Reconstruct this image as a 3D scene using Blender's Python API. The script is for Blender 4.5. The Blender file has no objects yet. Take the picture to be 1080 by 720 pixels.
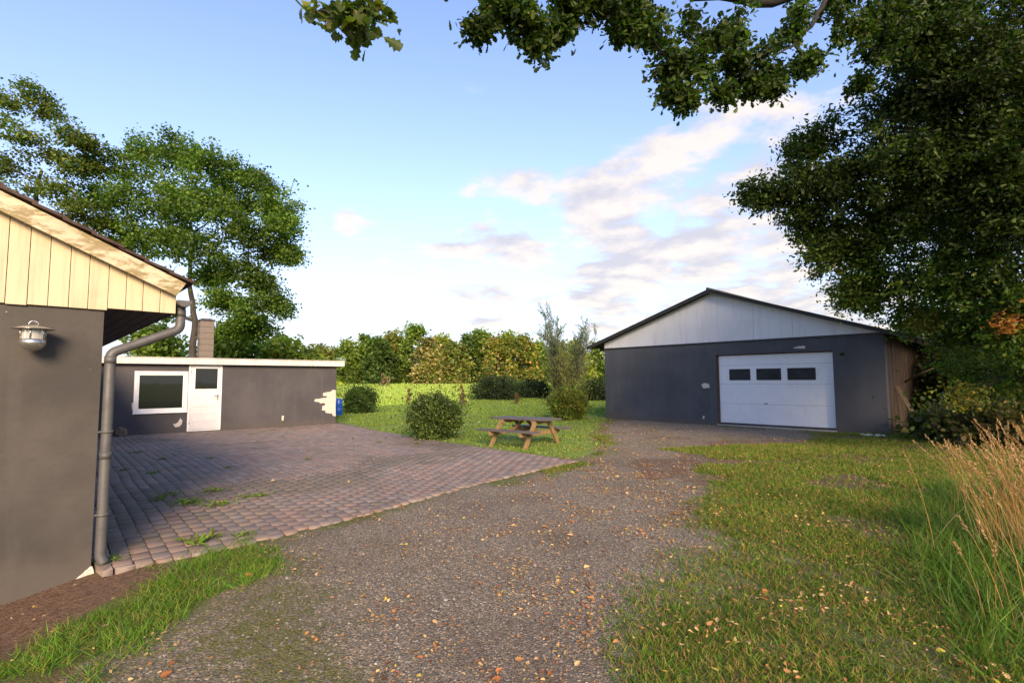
import bpy, bmesh, math, random
import numpy as np
from mathutils import Vector, Matrix

random.seed(7)
SC = bpy.context.scene
COL = SC.collection
R = math.radians

# ------------------------------------------------------------------ camera
F_PX = 554.0                      # focal length in photo pixels (1080 wide)
CZ = 1.55
PITCH = math.atan(41.5 / F_PX)
ROLL = R(0.3)
cam = bpy.data.cameras.new('camera')
cam.sensor_width = 36.0
cam.lens = F_PX / 1080.0 * 36.0
cam.clip_start = 0.05
cam.clip_end = 3000
cam_o = bpy.data.objects.new('camera', cam)
COL.objects.link(cam_o)
_f = np.array([0, math.cos(PITCH), math.sin(PITCH)])
_u0 = np.array([0, -math.sin(PITCH), math.cos(PITCH)])
_r0 = np.array([1.0, 0, 0])
_r = _r0 * math.cos(ROLL) - _u0 * math.sin(ROLL)
_u = _u0 * math.cos(ROLL) + _r0 * math.sin(ROLL)
CAM = np.array([0, 0, CZ])
m = Matrix(((_r[0], _u[0], -_f[0], 0), (_r[1], _u[1], -_f[1], 0), (_r[2], _u[2], -_f[2], CZ), (0, 0, 0, 1)))
cam_o.matrix_world = m
SC.camera = cam_o

# ------------------------------------------------------------------ sky, sun, exposure
SUN_EL = R(23.0)
SUN_AZ = (0.22, -0.975)          # horizontal direction towards the sun (behind the camera, to the left)
SUN_STRENGTH = 2.8
SKY_STRENGTH = 0.135
EXPOSURE = 1.4

SC.view_settings.view_transform = 'Standard'
SC.view_settings.look = 'None'
SC.view_settings.gamma = 1.0
SC.view_settings.use_curve_mapping = False
SC.view_settings.exposure = EXPOSURE
SC.render.engine = 'CYCLES'
SC.cycles.max_bounces = 6
SC.cycles.transparent_max_bounces = 6
SC.cycles.sample_clamp_indirect = 6.0

sun = bpy.data.lights.new('sun', 'SUN')
sun.energy = SUN_STRENGTH
sun.angle = R(22.0)
sun.color = (1.0, 0.76, 0.48)
sun_o = bpy.data.objects.new('sun', sun)
COL.objects.link(sun_o)
_sd = Vector((SUN_AZ[0] * math.cos(SUN_EL), SUN_AZ[1] * math.cos(SUN_EL), math.sin(SUN_EL)))
sun_o.rotation_euler = _sd.to_track_quat('Z', 'Y').to_euler()

world = bpy.data.worlds.new('World')
SC.world = world
world.use_nodes = True
nt = world.node_tree
nt.nodes.clear()


class NT:
    """small helper around a node tree"""
    def __init__(self, tree):
        self.t = tree

    def n(self, typ, ins=None, **props):
        nd = self.t.nodes.new(typ)
        for k, v in props.items():
            setattr(nd, k, v)
        if ins:
            for k, v in ins.items():
                self.set(nd, k, v)
        return nd

    def set(self, nd, k, v):
        s = nd.inputs[k]
        if isinstance(v, bpy.types.NodeSocket):
            self.t.links.new(v, s)
        elif isinstance(v, bpy.types.Node):
            self.t.links.new(v.outputs[0], s)
        else:
            if hasattr(s.default_value, '__len__') and len(s.default_value) == 4 and len(v) == 3:
                v = (*v, 1)
            s.default_value = v

    def math(self, op, a, b=None, c=None, clamp=False):
        nd = self.n('ShaderNodeMath', operation=op, use_clamp=clamp)
        for i, v in enumerate((a, b, c)):
            if v is not None:
                self.set(nd, i, v)
        return nd.outputs[0]

    def mix(self, fac, a, b, blend='MIX', clamp=True):
        nd = self.n('ShaderNodeMix', data_type='RGBA', blend_type=blend, clamp_factor=clamp)
        self.set(nd, 0, fac); self.set(nd, 6, a); self.set(nd, 7, b)
        return nd.outputs[2]

    def ramp(self, fac, stops, interp='LINEAR'):
        nd = self.n('ShaderNodeValToRGB')
        cr = nd.color_ramp
        cr.interpolation = interp
        while len(cr.elements) < len(stops):
            cr.elements.new(0.5)
        for e, (p, c) in zip(cr.elements, stops):
            e.position = p
            e.color = (*c, 1) if not isinstance(c, (int, float)) else (c, c, c, 1)
        self.set(nd, 0, fac)
        return nd.outputs[0]

    def noise(self, vec, scale, detail=4, rough=0.55, dist=0.0, out=0, dims='3D'):
        nd = self.n('ShaderNodeTexNoise', noise_dimensions=dims)
        self.set(nd, 'Vector', vec)
        nd.inputs['Scale'].default_value = scale
        nd.inputs['Detail'].default_value = detail
        nd.inputs['Roughness'].default_value = rough
        nd.inputs['Distortion'].default_value = dist
        return nd.outputs[out]

    def voro(self, vec, scale, feature='F1', out=0, rand=1.0):
        nd = self.n('ShaderNodeTexVoronoi', feature=feature)
        self.set(nd, 'Vector', vec)
        nd.inputs['Scale'].default_value = scale
        nd.inputs['Randomness'].default_value = rand
        return nd.outputs[out]

    def vmath(self, op, a, b=None):
        nd = self.n('ShaderNodeVectorMath', operation=op)
        self.set(nd, 0, a)
        if b is not None:
            self.set(nd, 1, b)
        return nd

    def smooth(self, v, lo, hi, to0=0.0, to1=1.0):
        nd = self.n('ShaderNodeMapRange', interpolation_type='SMOOTHSTEP')
        self.set(nd, 0, v)
        nd.inputs[1].default_value = lo; nd.inputs[2].default_value = hi
        nd.inputs[3].default_value = to0; nd.inputs[4].default_value = to1
        return nd.outputs[0]


def ray(u, v):
    return _f + _r * (u - 540) / F_PX + _u * (360 - v) / F_PX


def at(u, v, z=0.0):
    d = ray(u, v)
    return CAM + d * ((z - CZ) / d[2])


def at_depth(u, v, dep):
    return CAM + ray(u, v) * dep


def px_of(P):
    P = np.asarray(P, float) - CAM
    y = P @ _f
    return 540 + F_PX * (P @ _r) / y, 360 - F_PX * (P @ _u) / y, y


# world: Nishita sky, a paler band low down, broken clouds over the east
W = NT(nt)
sky = W.n('ShaderNodeTexSky', sky_type='NISHITA', sun_disc=False)
sky.sun_elevation = SUN_EL
sky.sun_rotation = math.atan2(SUN_AZ[0], SUN_AZ[1])
sky.altitude = 0
sky.air_density = 1.0
sky.dust_density = 0.6
sky.ozone_density = 2.0
tc = W.n('ShaderNodeTexCoord')
dirv = W.vmath('NORMALIZE', tc.outputs['Generated']).outputs[0]
sep = W.n('ShaderNodeSeparateXYZ', {0: dirv})
el = sep.outputs[2]
skyc = W.mix(1.0, sky.outputs[0], (1.02, 0.92, 1.02), 'MULTIPLY', clamp=False)
hz = W.math('POWER', W.math('SUBTRACT', 1.0, W.math('MAXIMUM', el, 0.0), clamp=True), 8.5)
hz2 = W.math('POWER', W.math('SUBTRACT', 1.0, W.math('MAXIMUM', el, 0.0), clamp=True), 4.0)
skyc = W.mix(W.math('MULTIPLY', hz2, 0.85), skyc, (1.82, 2.02, 2.62))
skyc = W.mix(W.math('MULTIPLY', hz, 0.95), skyc, (2.55, 2.62, 2.70))
# plane-projected cloud field
zden = W.math('ADD', W.math('MAXIMUM', el, 0.0), 0.16)
px_ = W.math('DIVIDE', sep.outputs[0], zden)
py_ = W.math('DIVIDE', sep.outputs[1], zden)
cv = W.n('ShaderNodeCombineXYZ', {0: px_, 1: py_, 2: 0.35}).outputs[0]


def near_dir(u, v, a0, a1):
    d = ray(u, v); d = d / np.linalg.norm(d)
    dt = W.vmath('DOT_PRODUCT', dirv, tuple(d)).outputs['Value']
    return W.smooth(dt, math.cos(R(a1)), math.cos(R(a0)))


zone = W.math('MAXIMUM', near_dir(680, 250, 3, 15), W.math('MULTIPLY', near_dir(800, 200, 3, 14), 0.8))
zone = W.math('MAXIMUM', zone, W.math('MULTIPLY', near_dir(840, 290, 3, 16), 0.9))
zone = W.math('MAXIMUM', zone, W.math('MULTIPLY', near_dir(550, 160, 0.5, 5), 0.5))
zone = W.math('MAXIMUM', zone, W.math('MULTIPLY', near_dir(146, 96, 0.3, 5), 0.45))
zone = W.math('MAXIMUM', zone, W.math('MULTIPLY', near_dir(530, 265, 2, 14), 0.78))
zone = W.math('MAXIMUM', zone, W.math('MULTIPLY', near_dir(390, 245, 0.5, 6), 0.48))
zone = W.math('MAXIMUM', zone, W.math('MULTIPLY', near_dir(470, 65, 1, 8), 0.32))
n1 = W.noise(cv, 2.7, 9, 0.55, 0.1)
dens = W.math('SUBTRACT', W.math('ADD', n1, W.math('MULTIPLY', zone, 0.42)), 0.74)
cmask = W.math('MULTIPLY', W.smooth(dens, 0.0, 0.15), W.smooth(el, 0.0, 0.05))
thick = W.smooth(dens, 0.05, 0.30)
cv2 = W.vmath('ADD', cv, (0.05, 0.10, 0.0)).outputs[0]
n2 = W.noise(cv2, 2.7, 9, 0.55, 0.1)
relief = W.smooth(W.math('SUBTRACT', n1, n2), -0.10, 0.12)
ccol = W.mix(relief, (2.05, 2.0, 2.2), (3.05, 2.76, 2.52))
skyc = W.mix(W.math('MULTIPLY', cmask, 0.92), skyc, ccol)
bg = W.n('ShaderNodeBackground', {0: skyc, 1: SKY_STRENGTH})
out = W.n('ShaderNodeOutputWorld', {0: bg.outputs[0]})


# ------------------------------------------------------------------ scene helpers
def link(o, parent=None):
    COL.objects.link(o)
    if parent is not None:
        o.parent = parent
    return o


def tag(o, label, cat, group=None, kind=None):
    if label: o['label'] = label
    if cat: o['category'] = cat
    if group: o['group'] = group
    if kind: o['kind'] = kind
    return o


def thing(name, loc, rotz, label, cat, group=None):
    o = bpy.data.objects.new(name, None)
    o.empty_display_size = 0.2
    o.location = loc
    o.rotation_euler = (0, 0, rotz)
    link(o)
    return tag(o, label, cat, group)


def np_mesh(name, V, Fc, mat=None, parent=None, tint=None, smooth=False, attrs=None):
    V = np.asarray(V, np.float32); Fc = np.asarray(Fc, np.int32)
    me = bpy.data.meshes.new(name)
    me.vertices.add(len(V)); me.vertices.foreach_set('co', V.ravel())
    k = Fc.shape[1]
    me.loops.add(Fc.size); me.loops.foreach_set('vertex_index', Fc.ravel())
    me.polygons.add(len(Fc)); me.polygons.foreach_set('loop_start', np.arange(0, Fc.size, k, dtype=np.int32))
    me.update(calc_edges=True)
    if tint is not None:
        attrs = dict(attrs or {}); attrs['tint'] = tint
    for an, av in (attrs or {}).items():
        a = me.color_attributes.new(an, 'FLOAT_COLOR', 'POINT')
        c = np.ones((len(V), 4), np.float32); c[:, :av.shape[1]] = av
        a.data.foreach_set('color', c.ravel())
    if smooth:
        me.polygons.foreach_set('use_smooth', np.ones(len(Fc), bool))
    if mat: me.materials.append(mat)
    o = bpy.data.objects.new(name, me)
    link(o, parent)
    return o


class MB:
    """collects simple shapes into one mesh"""
    def __init__(self):
        self.v = []; self.f = []; self.sm = []

    def poly(self, pts, faces, smooth=False):
        b = len(self.v)
        self.v += [tuple(p) for p in pts]
        self.f += [[b + i for i in f] for f in faces]
        self.sm += [smooth] * len(faces)

    def box(self, x0, x1, y0, y1, z0, z1):
        self.hexa([(x0, y0, z0), (x1, y0, z0), (x1, y1, z0), (x0, y1, z0), (x0, y0, z1), (x1, y0, z1), (x1, y1, z1), (x0, y1, z1)])

    def hexa(self, p):
        self.poly(p, [(0, 3, 2, 1), (4, 5, 6, 7), (0, 1, 5, 4), (1, 2, 6, 5), (2, 3, 7, 6), (3, 0, 4, 7)])

    def beam(self, a, b, w, h, up=(0, 0, 1)):
        a = Vector(a); b = Vector(b); d = (b - a).normalized(); up = Vector(up)
        s = d.cross(up).normalized(); t = s.cross(d)
        c = []
        for q in (a, b):
            for (i, j) in ((-1, -1), (1, -1), (1, 1), (-1, 1)):
                c.append(q + s * (i * w / 2) + t * (j * h / 2))
        self.poly(c, [(0, 1, 2, 3), (7, 6, 5, 4), (0, 4, 5, 1), (1, 5, 6, 2), (2, 6, 7, 3), (3, 7, 4, 0)])

    def prism(self, outline, y0, y1):
        """outline in x,z extruded along y"""
        n = len(outline)
        pts = [(x, y0, z) for x, z in outline] + [(x, y1, z) for x, z in outline]
        fs = [list(range(n)), list(range(2 * n - 1, n - 1, -1))]
        for i in range(n):
            j = (i + 1) % n
            fs.append((i, i + n, j + n, j))
        self.poly(pts, fs)

    def tube(self, pts, rad, sides=10, caps=True, smooth=True):
        pts = [Vector(p) for p in pts]
        if isinstance(rad, (int, float)): rad = [rad] * len(pts)
        b = len(self.v); ref = None
        for i, p in enumerate(pts):
            d = (pts[min(i + 1, len(pts) - 1)] - pts[max(i - 1, 0)]).normalized()
            if ref is None:
                ref = d.orthogonal().normalized()
            ref = (ref - d * ref.dot(d)).normalized()
            s = d.cross(ref)
            for k in range(sides):
                a = 2 * math.pi * k / sides
                self.v.append(tuple(p + (ref * math.cos(a) + s * math.sin(a)) * rad[i]))
        for i in range(len(pts) - 1):
            for k in range(sides):
                k2 = (k + 1) % sides
                self.f.append([b + i * sides + k, b + i * sides + k2, b + (i + 1) * sides + k2, b + (i + 1) * sides + k]); self.sm.append(smooth)
        if caps:
            self.f.append([b + k for k in range(sides)][::-1]); self.sm.append(False)
            e = b + (len(pts) - 1) * sides
            self.f.append([e + k for k in range(sides)]); self.sm.append(False)

    def lathe(self, prof, c=(0, 0, 0), sides=24, smooth=True):
        b = len(self.v)
        for r_, z in prof:
            for k in range(sides):
                a = 2 * math.pi * k / sides
                self.v.append((c[0] + r_ * math.cos(a), c[1] + r_ * math.sin(a), c[2] + z))
        for i in range(len(prof) - 1):
            for k in range(sides):
                k2 = (k + 1) % sides
                self.f.append([b + i * sides + k, b + i * sides + k2, b + (i + 1) * sides + k2, b + (i + 1) * sides + k]); self.sm.append(smooth)

    def wall(self, x0, x1, z0, z1, y0, y1, holes=()):
        """a wall slab with rectangular openings (x0,x1,z0,z1); reveals are closed"""
        xs = sorted({x0, x1, *[h[0] for h in holes], *[h[1] for h in holes]})
        zs = sorted({z0, z1, *[h[2] for h in holes], *[h[3] for h in holes]})
        def solid(i, j):
            if i < 0 or j < 0 or i >= len(xs) - 1 or j >= len(zs) - 1: return False
            cx = (xs[i] + xs[i + 1]) / 2; cz = (zs[j] + zs[j + 1]) / 2
            return not any(h[0] < cx < h[1] and h[2] < cz < h[3] for h in holes)
        for i in range(len(xs) - 1):
            for j in range(len(zs) - 1):
                if not solid(i, j): continue
                a, b, c, d = xs[i], xs[i + 1], zs[j], zs[j + 1]
                self.poly([(a, y0, c), (b, y0, c), (b, y0, d), (a, y0, d)], [(0, 1, 2, 3)])
                self.poly([(a, y1, c), (b, y1, c), (b, y1, d), (a, y1, d)], [(3, 2, 1, 0)])
                if not solid(i - 1, j): self.poly([(a, y0, c), (a, y0, d), (a, y1, d), (a, y1, c)], [(0, 1, 2, 3)])
                if not solid(i + 1, j): self.poly([(b, y0, c), (b, y0, d), (b, y1, d), (b, y1, c)], [(3, 2, 1, 0)])
                if not solid(i, j - 1): self.poly([(a, y0, c), (b, y0, c), (b, y1, c), (a, y1, c)], [(3, 2, 1, 0)])
                if not solid(i, j + 1): self.poly([(a, y0, d), (b, y0, d), (b, y1, d), (a, y1, d)], [(0, 1, 2, 3)])

    def build(self, name, mat, parent=None, bevel=0.0, weld=False):
        me = bpy.data.meshes.new(name)
        me.from_pydata(self.v, [], self.f)
        me.polygons.foreach_set('use_smooth', self.sm)
        if weld:
            bm = bmesh.new(); bm.from_mesh(me)
            bmesh.ops.remove_doubles(bm, verts=bm.verts, dist=1e-4)
            bm.to_mesh(me); bm.free()
        me.update()
        if mat: me.materials.append(mat)
        o = bpy.data.objects.new(name, me)
        link(o, parent)
        if bevel:
            b = o.modifiers.new('bevel', 'BEVEL'); b.width = bevel; b.segments = 2; b.limit_method = 'ANGLE'
        return o


# value noise in numpy (ground shape, zone edges, scatter density)
def _hash(ix, iy, seed):
    h = (ix.astype(np.int64) * 374761393 + iy.astype(np.int64) * 668265263 + seed * 974711) & 0xffffffff
    h = ((h ^ (h >> 13)) * 1274126177) & 0xffffffff
    return ((h ^ (h >> 16)) & 0xffffff) / float(0xffffff)


def vnoise(x, y, s, seed=0):
    x = np.asarray(x, float) / s; y = np.asarray(y, float) / s
    ix = np.floor(x); iy = np.floor(y); fx = x - ix; fy = y - iy
    fx = fx * fx * (3 - 2 * fx); fy = fy * fy * (3 - 2 * fy)
    a = _hash(ix, iy, seed); b = _hash(ix + 1, iy, seed); c = _hash(ix, iy + 1, seed); d = _hash(ix + 1, iy + 1, seed)
    return (a * (1 - fx) + b * fx) * (1 - fy) + (c * (1 - fx) + d * fx) * fy


def fbm(x, y, s, seed=0, oct=4):
    t = 0; w = 0; a = 1.0
    for o in range(oct):
        t = t + a * vnoise(x, y, s / 2 ** o, seed + o * 17); w += a; a *= 0.55
    return t / w


def poly_sd(x, y, poly):
    """signed distance to a polygon, positive inside"""
    x = np.asarray(x, float); y = np.asarray(y, float)
    P = np.asarray(poly, float); n = len(P)
    d = np.full(x.shape, 1e9); ins = np.zeros(x.shape, bool)
    for i in range(n):
        a = P[i]; b = P[(i + 1) % n]
        ex, ey = b - a
        t = np.clip(((x - a[0]) * ex + (y - a[1]) * ey) / (ex * ex + ey * ey + 1e-12), 0, 1)
        d = np.minimum(d, np.hypot(x - a[0] - t * ex, y - a[1] - t * ey))
        c = (a[1] > y) != (b[1] > y)
        with np.errstate(divide='ignore', invalid='ignore'):
            xi = a[0] + (y - a[1]) / (ey if ey else 1e-12) * ex
        ins ^= c & (x < xi)
    return np.where(ins, d, -d)


def sstep(v, a, b):
    t = np.clip((v - a) / (b - a), 0, 1)
    return t * t * (3 - 2 * t)


# ------------------------------------------------------------------ materials
def new_mat(name):
    mt = bpy.data.materials.new(name)
    mt.use_nodes = True
    mt.node_tree.nodes.clear()
    N = NT(mt.node_tree)
    bs = N.n('ShaderNodeBsdfPrincipled')
    o = N.n('ShaderNodeOutputMaterial', {0: bs.outputs[0]})
    return mt, N, bs, o


def obj_co(N):
    return N.n('ShaderNodeTexCoord').outputs['Object']


def bump(N, bs, h, strength=0.3, dist=0.01):
    b = N.n('ShaderNodeBump', {'Height': h})
    b.inputs['Strength'].default_value = strength
    b.inputs['Distance'].default_value = dist
    N.set(bs, 'Normal', b.outputs[0])


def paint_wall(name, col, col2, chip=(0.5, 0.46, 0.4), dirt=(0.09, 0.075, 0.06), chips=0.085):
    mt, N, bs, o = new_mat(name)
    co = obj_co(N)
    n1 = N.noise(co, 0.9, 5, 0.6)
    st = N.vmath('MULTIPLY', co, (5.0, 5.0, 0.5)).outputs[0]
    n2 = N.noise(st, 1.0, 5, 0.65)
    n3 = N.noise(co, 28, 4, 0.6)
    c = N.mix(N.smooth(n1, 0.35, 0.68), col, col2)
    c = N.mix(N.math('MULTIPLY', N.smooth(n2, 0.52, 0.75), 0.45), c, tuple(min(1, x * 1.7) for x in col))
    c = N.mix(N.math('MULTIPLY', N.smooth(n3, 0.5, 0.8), 0.25), c, tuple(x * 0.55 for x in col))
    # splash dirt that climbs the foot of the wall in tongues
    z = N.n('ShaderNodeSeparateXYZ', {0: co}).outputs[2]
    dn = N.math('ADD', z, N.math('MULTIPLY', N.noise(co, 3.5, 5, 0.65), -0.45))
    c = N.mix(N.smooth(dn, -0.16, 0.03, 0.5, 0.0), c, dirt)
    # tiny chips of lost paint
    v = N.voro(co, 7.0)
    keep = N.smooth(N.noise(co, 1.6, 2), 0.42, 0.52)
    cm = N.math('MULTIPLY', N.math('LESS_THAN', N.math('ADD', v, N.math('MULTIPLY', N.noise(co, 40, 2), 0.06)), chips), keep)
    c = N.mix(cm, c, chip)
    N.set(bs, 'Base Color', c)
    bs.inputs['Roughness'].default_value = 0.78
    bs.inputs['Specular IOR Level'].default_value = 0.3
    h = N.math('ADD', N.math('MULTIPLY', N.noise(co, 60, 6, 0.7), 0.5), N.math('MULTIPLY', N.noise(co, 6, 4), 1.2))
    bump(N, bs, h, 0.45, 0.006)
    return mt


def paint_board(name, col, moss=False, grain=(1, 1, 0.06), rough=0.55, dirty=(0.30, 0.24, 0.14)):
    mt, N, bs, o = new_mat(name)
    co = obj_co(N)
    g = N.vmath('MULTIPLY', co, tuple(22 * k for k in grain)).outputs[0]
    n1 = N.noise(g, 1.0, 6, 0.65)
    n2 = N.noise(co, 1.7, 5, 0.6)
    c = N.mix(N.smooth(n1, 0.45, 0.8), col, tuple(x * 0.72 for x in col))
    c = N.mix(N.math('MULTIPLY', N.smooth(n2, 0.48, 0.75), 0.45), c, dirty)
    if moss:
        mn = N.noise(N.vmath('MULTIPLY', co, (3.0, 3.0, 9.0)).outputs[0], 1.6, 7, 0.72)
        c = N.mix(N.math('MULTIPLY', N.smooth(mn, 0.46, 0.57), 0.9), c, (0.20, 0.15, 0.05))
        pk = N.noise(N.vmath('MULTIPLY', co, (6, 6, 14)).outputs[0], 1.4, 5, 0.7)
        c = N.mix(N.math('MULTIPLY', N.smooth(pk, 0.54, 0.62), 0.7), c, (0.30, 0.22, 0.13))
    N.set(bs, 'Base Color', c)
    bs.inputs['Roughness'].default_value = rough
    bump(N, bs, n1, 0.25, 0.004)
    return mt


def wood(name, col, col2, axis=0, rough=0.7):
    mt, N, bs, o = new_mat(name)
    co = obj_co(N)
    k = [26, 26, 26]; k[axis] = 1.6
    g = N.vmath('MULTIPLY', co, tuple(k)).outputs[0]
    n1 = N.noise(g, 1.0, 6, 0.7, 0.4)
    n2 = N.noise(co, 3, 4)
    c = N.mix(N.smooth(n1, 0.35, 0.7), col, col2)
    c = N.mix(N.math('MULTIPLY', N.smooth(n2, 0.5, 0.8), 0.5), c, tuple(x * 0.6 for x in col))
    N.set(bs, 'Base Color', c)
    bs.inputs['Roughness'].default_value = rough
    bump(N, bs, n1, 0.4, 0.004)
    return mt


def plain(name, col, rough=0.5, metal=0.0, var=0.25, scale=12, bumps=0.15, spec=0.5, stain=None):
    mt, N, bs, o = new_mat(name)
    co = obj_co(N)
    n1 = N.noise(co, scale, 5, 0.65)
    c = N.mix(N.smooth(n1, 0.35, 0.75), col, tuple(x * (1 - var) for x in col))
    if stain:
        n2 = N.noise(N.vmath('MULTIPLY', co, (2.2, 2.2, 0.8)).outputs[0], 2.0, 6, 0.7)
        c = N.mix(N.math('MULTIPLY', N.smooth(n2, 0.52, 0.72), 0.6), c, stain)
    N.set(bs, 'Base Color', c)
    N.set(bs, 'Roughness', N.smooth(n1, 0.2, 0.9, rough * 0.8, min(1, rough * 1.25)))
    bs.inputs['Metallic'].default_value = metal
    bs.inputs['Specular IOR Level'].default_value = spec
    if bumps: bump(N, bs, n1, bumps, 0.003)
    return mt


def leaf_mat(name, trans=0.42, rough=0.5, spec=0.3):
    mt, N, bs, o = new_mat(name)
    a = N.n('ShaderNodeAttribute', attribute_name='tint').outputs[0]
    N.set(bs, 'Base Color', a)
    bs.inputs['Roughness'].default_value = rough
    bs.inputs['Specular IOR Level'].default_value = spec
    tcol = N.mix(1.0, a, (1.35, 1.8, 0.6), 'MULTIPLY')
    tr = N.n('ShaderNodeBsdfTranslucent', {0: tcol})
    mx = N.n('ShaderNodeMixShader', {0: trans, 1: bs.outputs[0], 2: tr.outputs[0]})
    N.set(o, 0, mx.outputs[0])
    return mt


def tint_mat(name, rough=0.85, bscale=60, bst=0.3, spec=0.25, mul=0.35):
    mt, N, bs, o = new_mat(name)
    a = N.n('ShaderNodeAttribute', attribute_name='tint').outputs[0]
    co = obj_co(N)
    n1 = N.noise(co, bscale, 5, 0.7)
    n2 = N.noise(co, bscale * 0.12, 4, 0.6)
    c = N.mix(N.smooth(n1, 0.3, 0.75, 0, mul), a, (0.03, 0.025, 0.022))
    c = N.mix(N.smooth(n2, 0.5, 0.8, 0, 0.35), c, (0.16, 0.14, 0.12))
    N.set(bs, 'Base Color', c)
    bs.inputs['Roughness'].default_value = rough
    bs.inputs['Specular IOR Level'].default_value = spec
    bump(N, bs, n1, bst, 0.004)
    return mt


def bark_mat(name, col, col2):
    mt, N, bs, o = new_mat(name)
    co = obj_co(N)
    g = N.vmath('MULTIPLY', co, (14, 14, 3)).outputs[0]
    n1 = N.noise(g, 1.0, 6, 0.7, 0.6)
    c = N.mix(N.smooth(n1, 0.35, 0.7), col, col2)
    c = N.mix(N.smooth(N.noise(co, 1.5, 4), 0.55, 0.75, 0, 0.5), c, (0.06, 0.07, 0.03))
    N.set(bs, 'Base Color', c)
    bs.inputs['Roughness'].default_value = 0.9
    bump(N, bs, n1, 0.7, 0.02)
    return mt


M = {}
M['house_wall'] = paint_wall('house_wall_paint', (0.052, 0.046, 0.041), (0.088, 0.077, 0.067), chips=0.055)
M['annex_wall'] = paint_wall('annex_wall_paint', (0.060, 0.055, 0.058), (0.082, 0.075, 0.078), chips=0.03)
M['garage_wall'] = paint_wall('garage_wall_paint', (0.060, 0.063, 0.072), (0.080, 0.083, 0.092), chips=0.02)
M['cream'] = paint_board('cream_boards', (0.57, 0.45, 0.28), grain=(1, 1, 0.05))
M['verge'] = paint_board('verge_board_paint', (0.55, 0.44, 0.29), moss=True, grain=(0.08, 1, 1))
M['soffit'] = wood('soffit_boards', (0.070, 0.055, 0.048), (0.045, 0.036, 0.032), 1)
M['black_wood'] = wood('black_verge_wood', (0.030, 0.028, 0.028), (0.018, 0.017, 0.017), 0)
M['roof_tile'] = plain('roof_tile', (0.075, 0.045, 0.035), 0.85, 0, 0.5, 9, 0.4, 0.3, stain=(0.05, 0.05, 0.03))
M['zinc'] = plain('zinc', (0.115, 0.11, 0.105), 0.6, 0.3, 0.35, 9, 0.1, 0.5, stain=(0.13, 0.12, 0.10))
M['steel'] = plain('brushed_steel', (0.55, 0.53, 0.50), 0.28, 0.9, 0.15, 30, 0.05)
M['plaster'] = plain('bare_plaster', (0.58, 0.52, 0.45), 0.9, 0, 0.25, 18, 0.4, 0.2)
M['fascia'] = plain('fascia_paint', (0.60, 0.57, 0.54), 0.55, 0, 0.2, 4, 0.1, 0.4, stain=(0.38, 0.34, 0.30))
M['felt'] = plain('roof_felt', (0.06, 0.06, 0.062), 0.9, 0, 0.3, 25, 0.4, 0.2)
M['white'] = plain('white_frame_paint', (0.78, 0.76, 0.74), 0.4, 0, 0.1, 6, 0.05, 0.5, stain=(0.62, 0.57, 0.50))
M['annex_door'] = plain('door_paint', (0.62, 0.60, 0.60), 0.45, 0, 0.08, 5, 0.05, 0.5, stain=(0.50, 0.47, 0.45))
M['sectional'] = plain('garage_door_paint', (0.70, 0.71, 0.74), 0.45, 0, 0.06, 3, 0.03, 0.5, stain=(0.60, 0.60, 0.60))
M['rust'] = plain('rusty_frame', (0.20, 0.10, 0.05), 0.85, 0.1, 0.5, 14, 0.3, 0.3)
M['black'] = plain('black_plastic', (0.012, 0.012, 0.013), 0.4, 0, 0.2, 20, 0.05)
M['bare_edge'] = plain('raw_timber_edge', (0.40, 0.19, 0.07), 0.8, 0, 0.3, 20, 0.2)
M['gable_white'] = None
M['block'] = plain('concrete_block', (0.20, 0.165, 0.135), 0.95, 0, 0.35, 30, 0.5, 0.2, stain=(0.12, 0.095, 0.075))
M['eternit'] = plain('fibre_cement', (0.080, 0.076, 0.072), 0.9, 0, 0.35, 8, 0.3, 0.2, stain=(0.06, 0.065, 0.04))
M['side_wall'] = wood('old_brown_timber', (0.055, 0.036, 0.023), (0.033, 0.022, 0.015), 2, 0.85)
M['table_top'] = wood('weathered_table_boards', (0.075, 0.062, 0.055), (0.135, 0.115, 0.10), 0)
M['table_leg'] = wood('impregnated_wood', (0.27, 0.17, 0.075), (0.17, 0.105, 0.048), 2)
M['blue'] = plain('blue_plastic', (0.010, 0.085, 0.42), 0.4, 0, 0.2, 6, 0.05)
M['stone'] = plain('brown_stone', (0.20, 0.145, 0.105), 0.9, 0, 0.4, 14, 0.6, 0.2)
M['rubble'] = plain('pale_rubble', (0.55, 0.52, 0.48), 0.9, 0, 0.3, 30, 0.4, 0.2)
M['pole'] = plain('pale_pole', (0.50, 0.48, 0.46), 0.5, 0.2, 0.2, 9, 0.1)
M['grey_wood'] = wood('grey_plank', (0.15, 0.11, 0.07), (0.095, 0.07, 0.046), 2, 0.85)
M['concrete'] = plain('concrete', (0.36, 0.33, 0.30), 0.9, 0, 0.3, 12, 0.4, 0.2, stain=(0.22, 0.17, 0.12))
M['bark_oak'] = bark_mat('oak_bark', (0.020, 0.016, 0.013), (0.010, 0.008, 0.007))
M['bark_alder'] = bark_mat('alder_bark', (0.060, 0.050, 0.042), (0.028, 0.023, 0.020))
M['bark_far'] = bark_mat('far_bark', (0.085, 0.068, 0.052), (0.045, 0.036, 0.03))
M['stem'] = bark_mat('shrub_stem', (0.09, 0.065, 0.045), (0.05, 0.038, 0.028))
M['leaf'] = leaf_mat('leaf_surface')
M['leaf_gloss'] = leaf_mat('glossy_leaf', 0.2, 0.38, 0.35)
M['blade'] = leaf_mat('grass_blade', 0.30, 0.55, 0.25)
M['straw'] = leaf_mat('dry_straw', 0.25, 0.6, 0.2)
M['litter'] = leaf_mat('fallen_leaf', 0.1, 0.7, 0.2)
M['brick'] = tint_mat('paving_brick', 0.85, 70, 0.25, 0.25, 0.22)
M['pebble'] = tint_mat('gravel_stone', 0.85, 120, 0.2, 0.25, 0.15)

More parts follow.
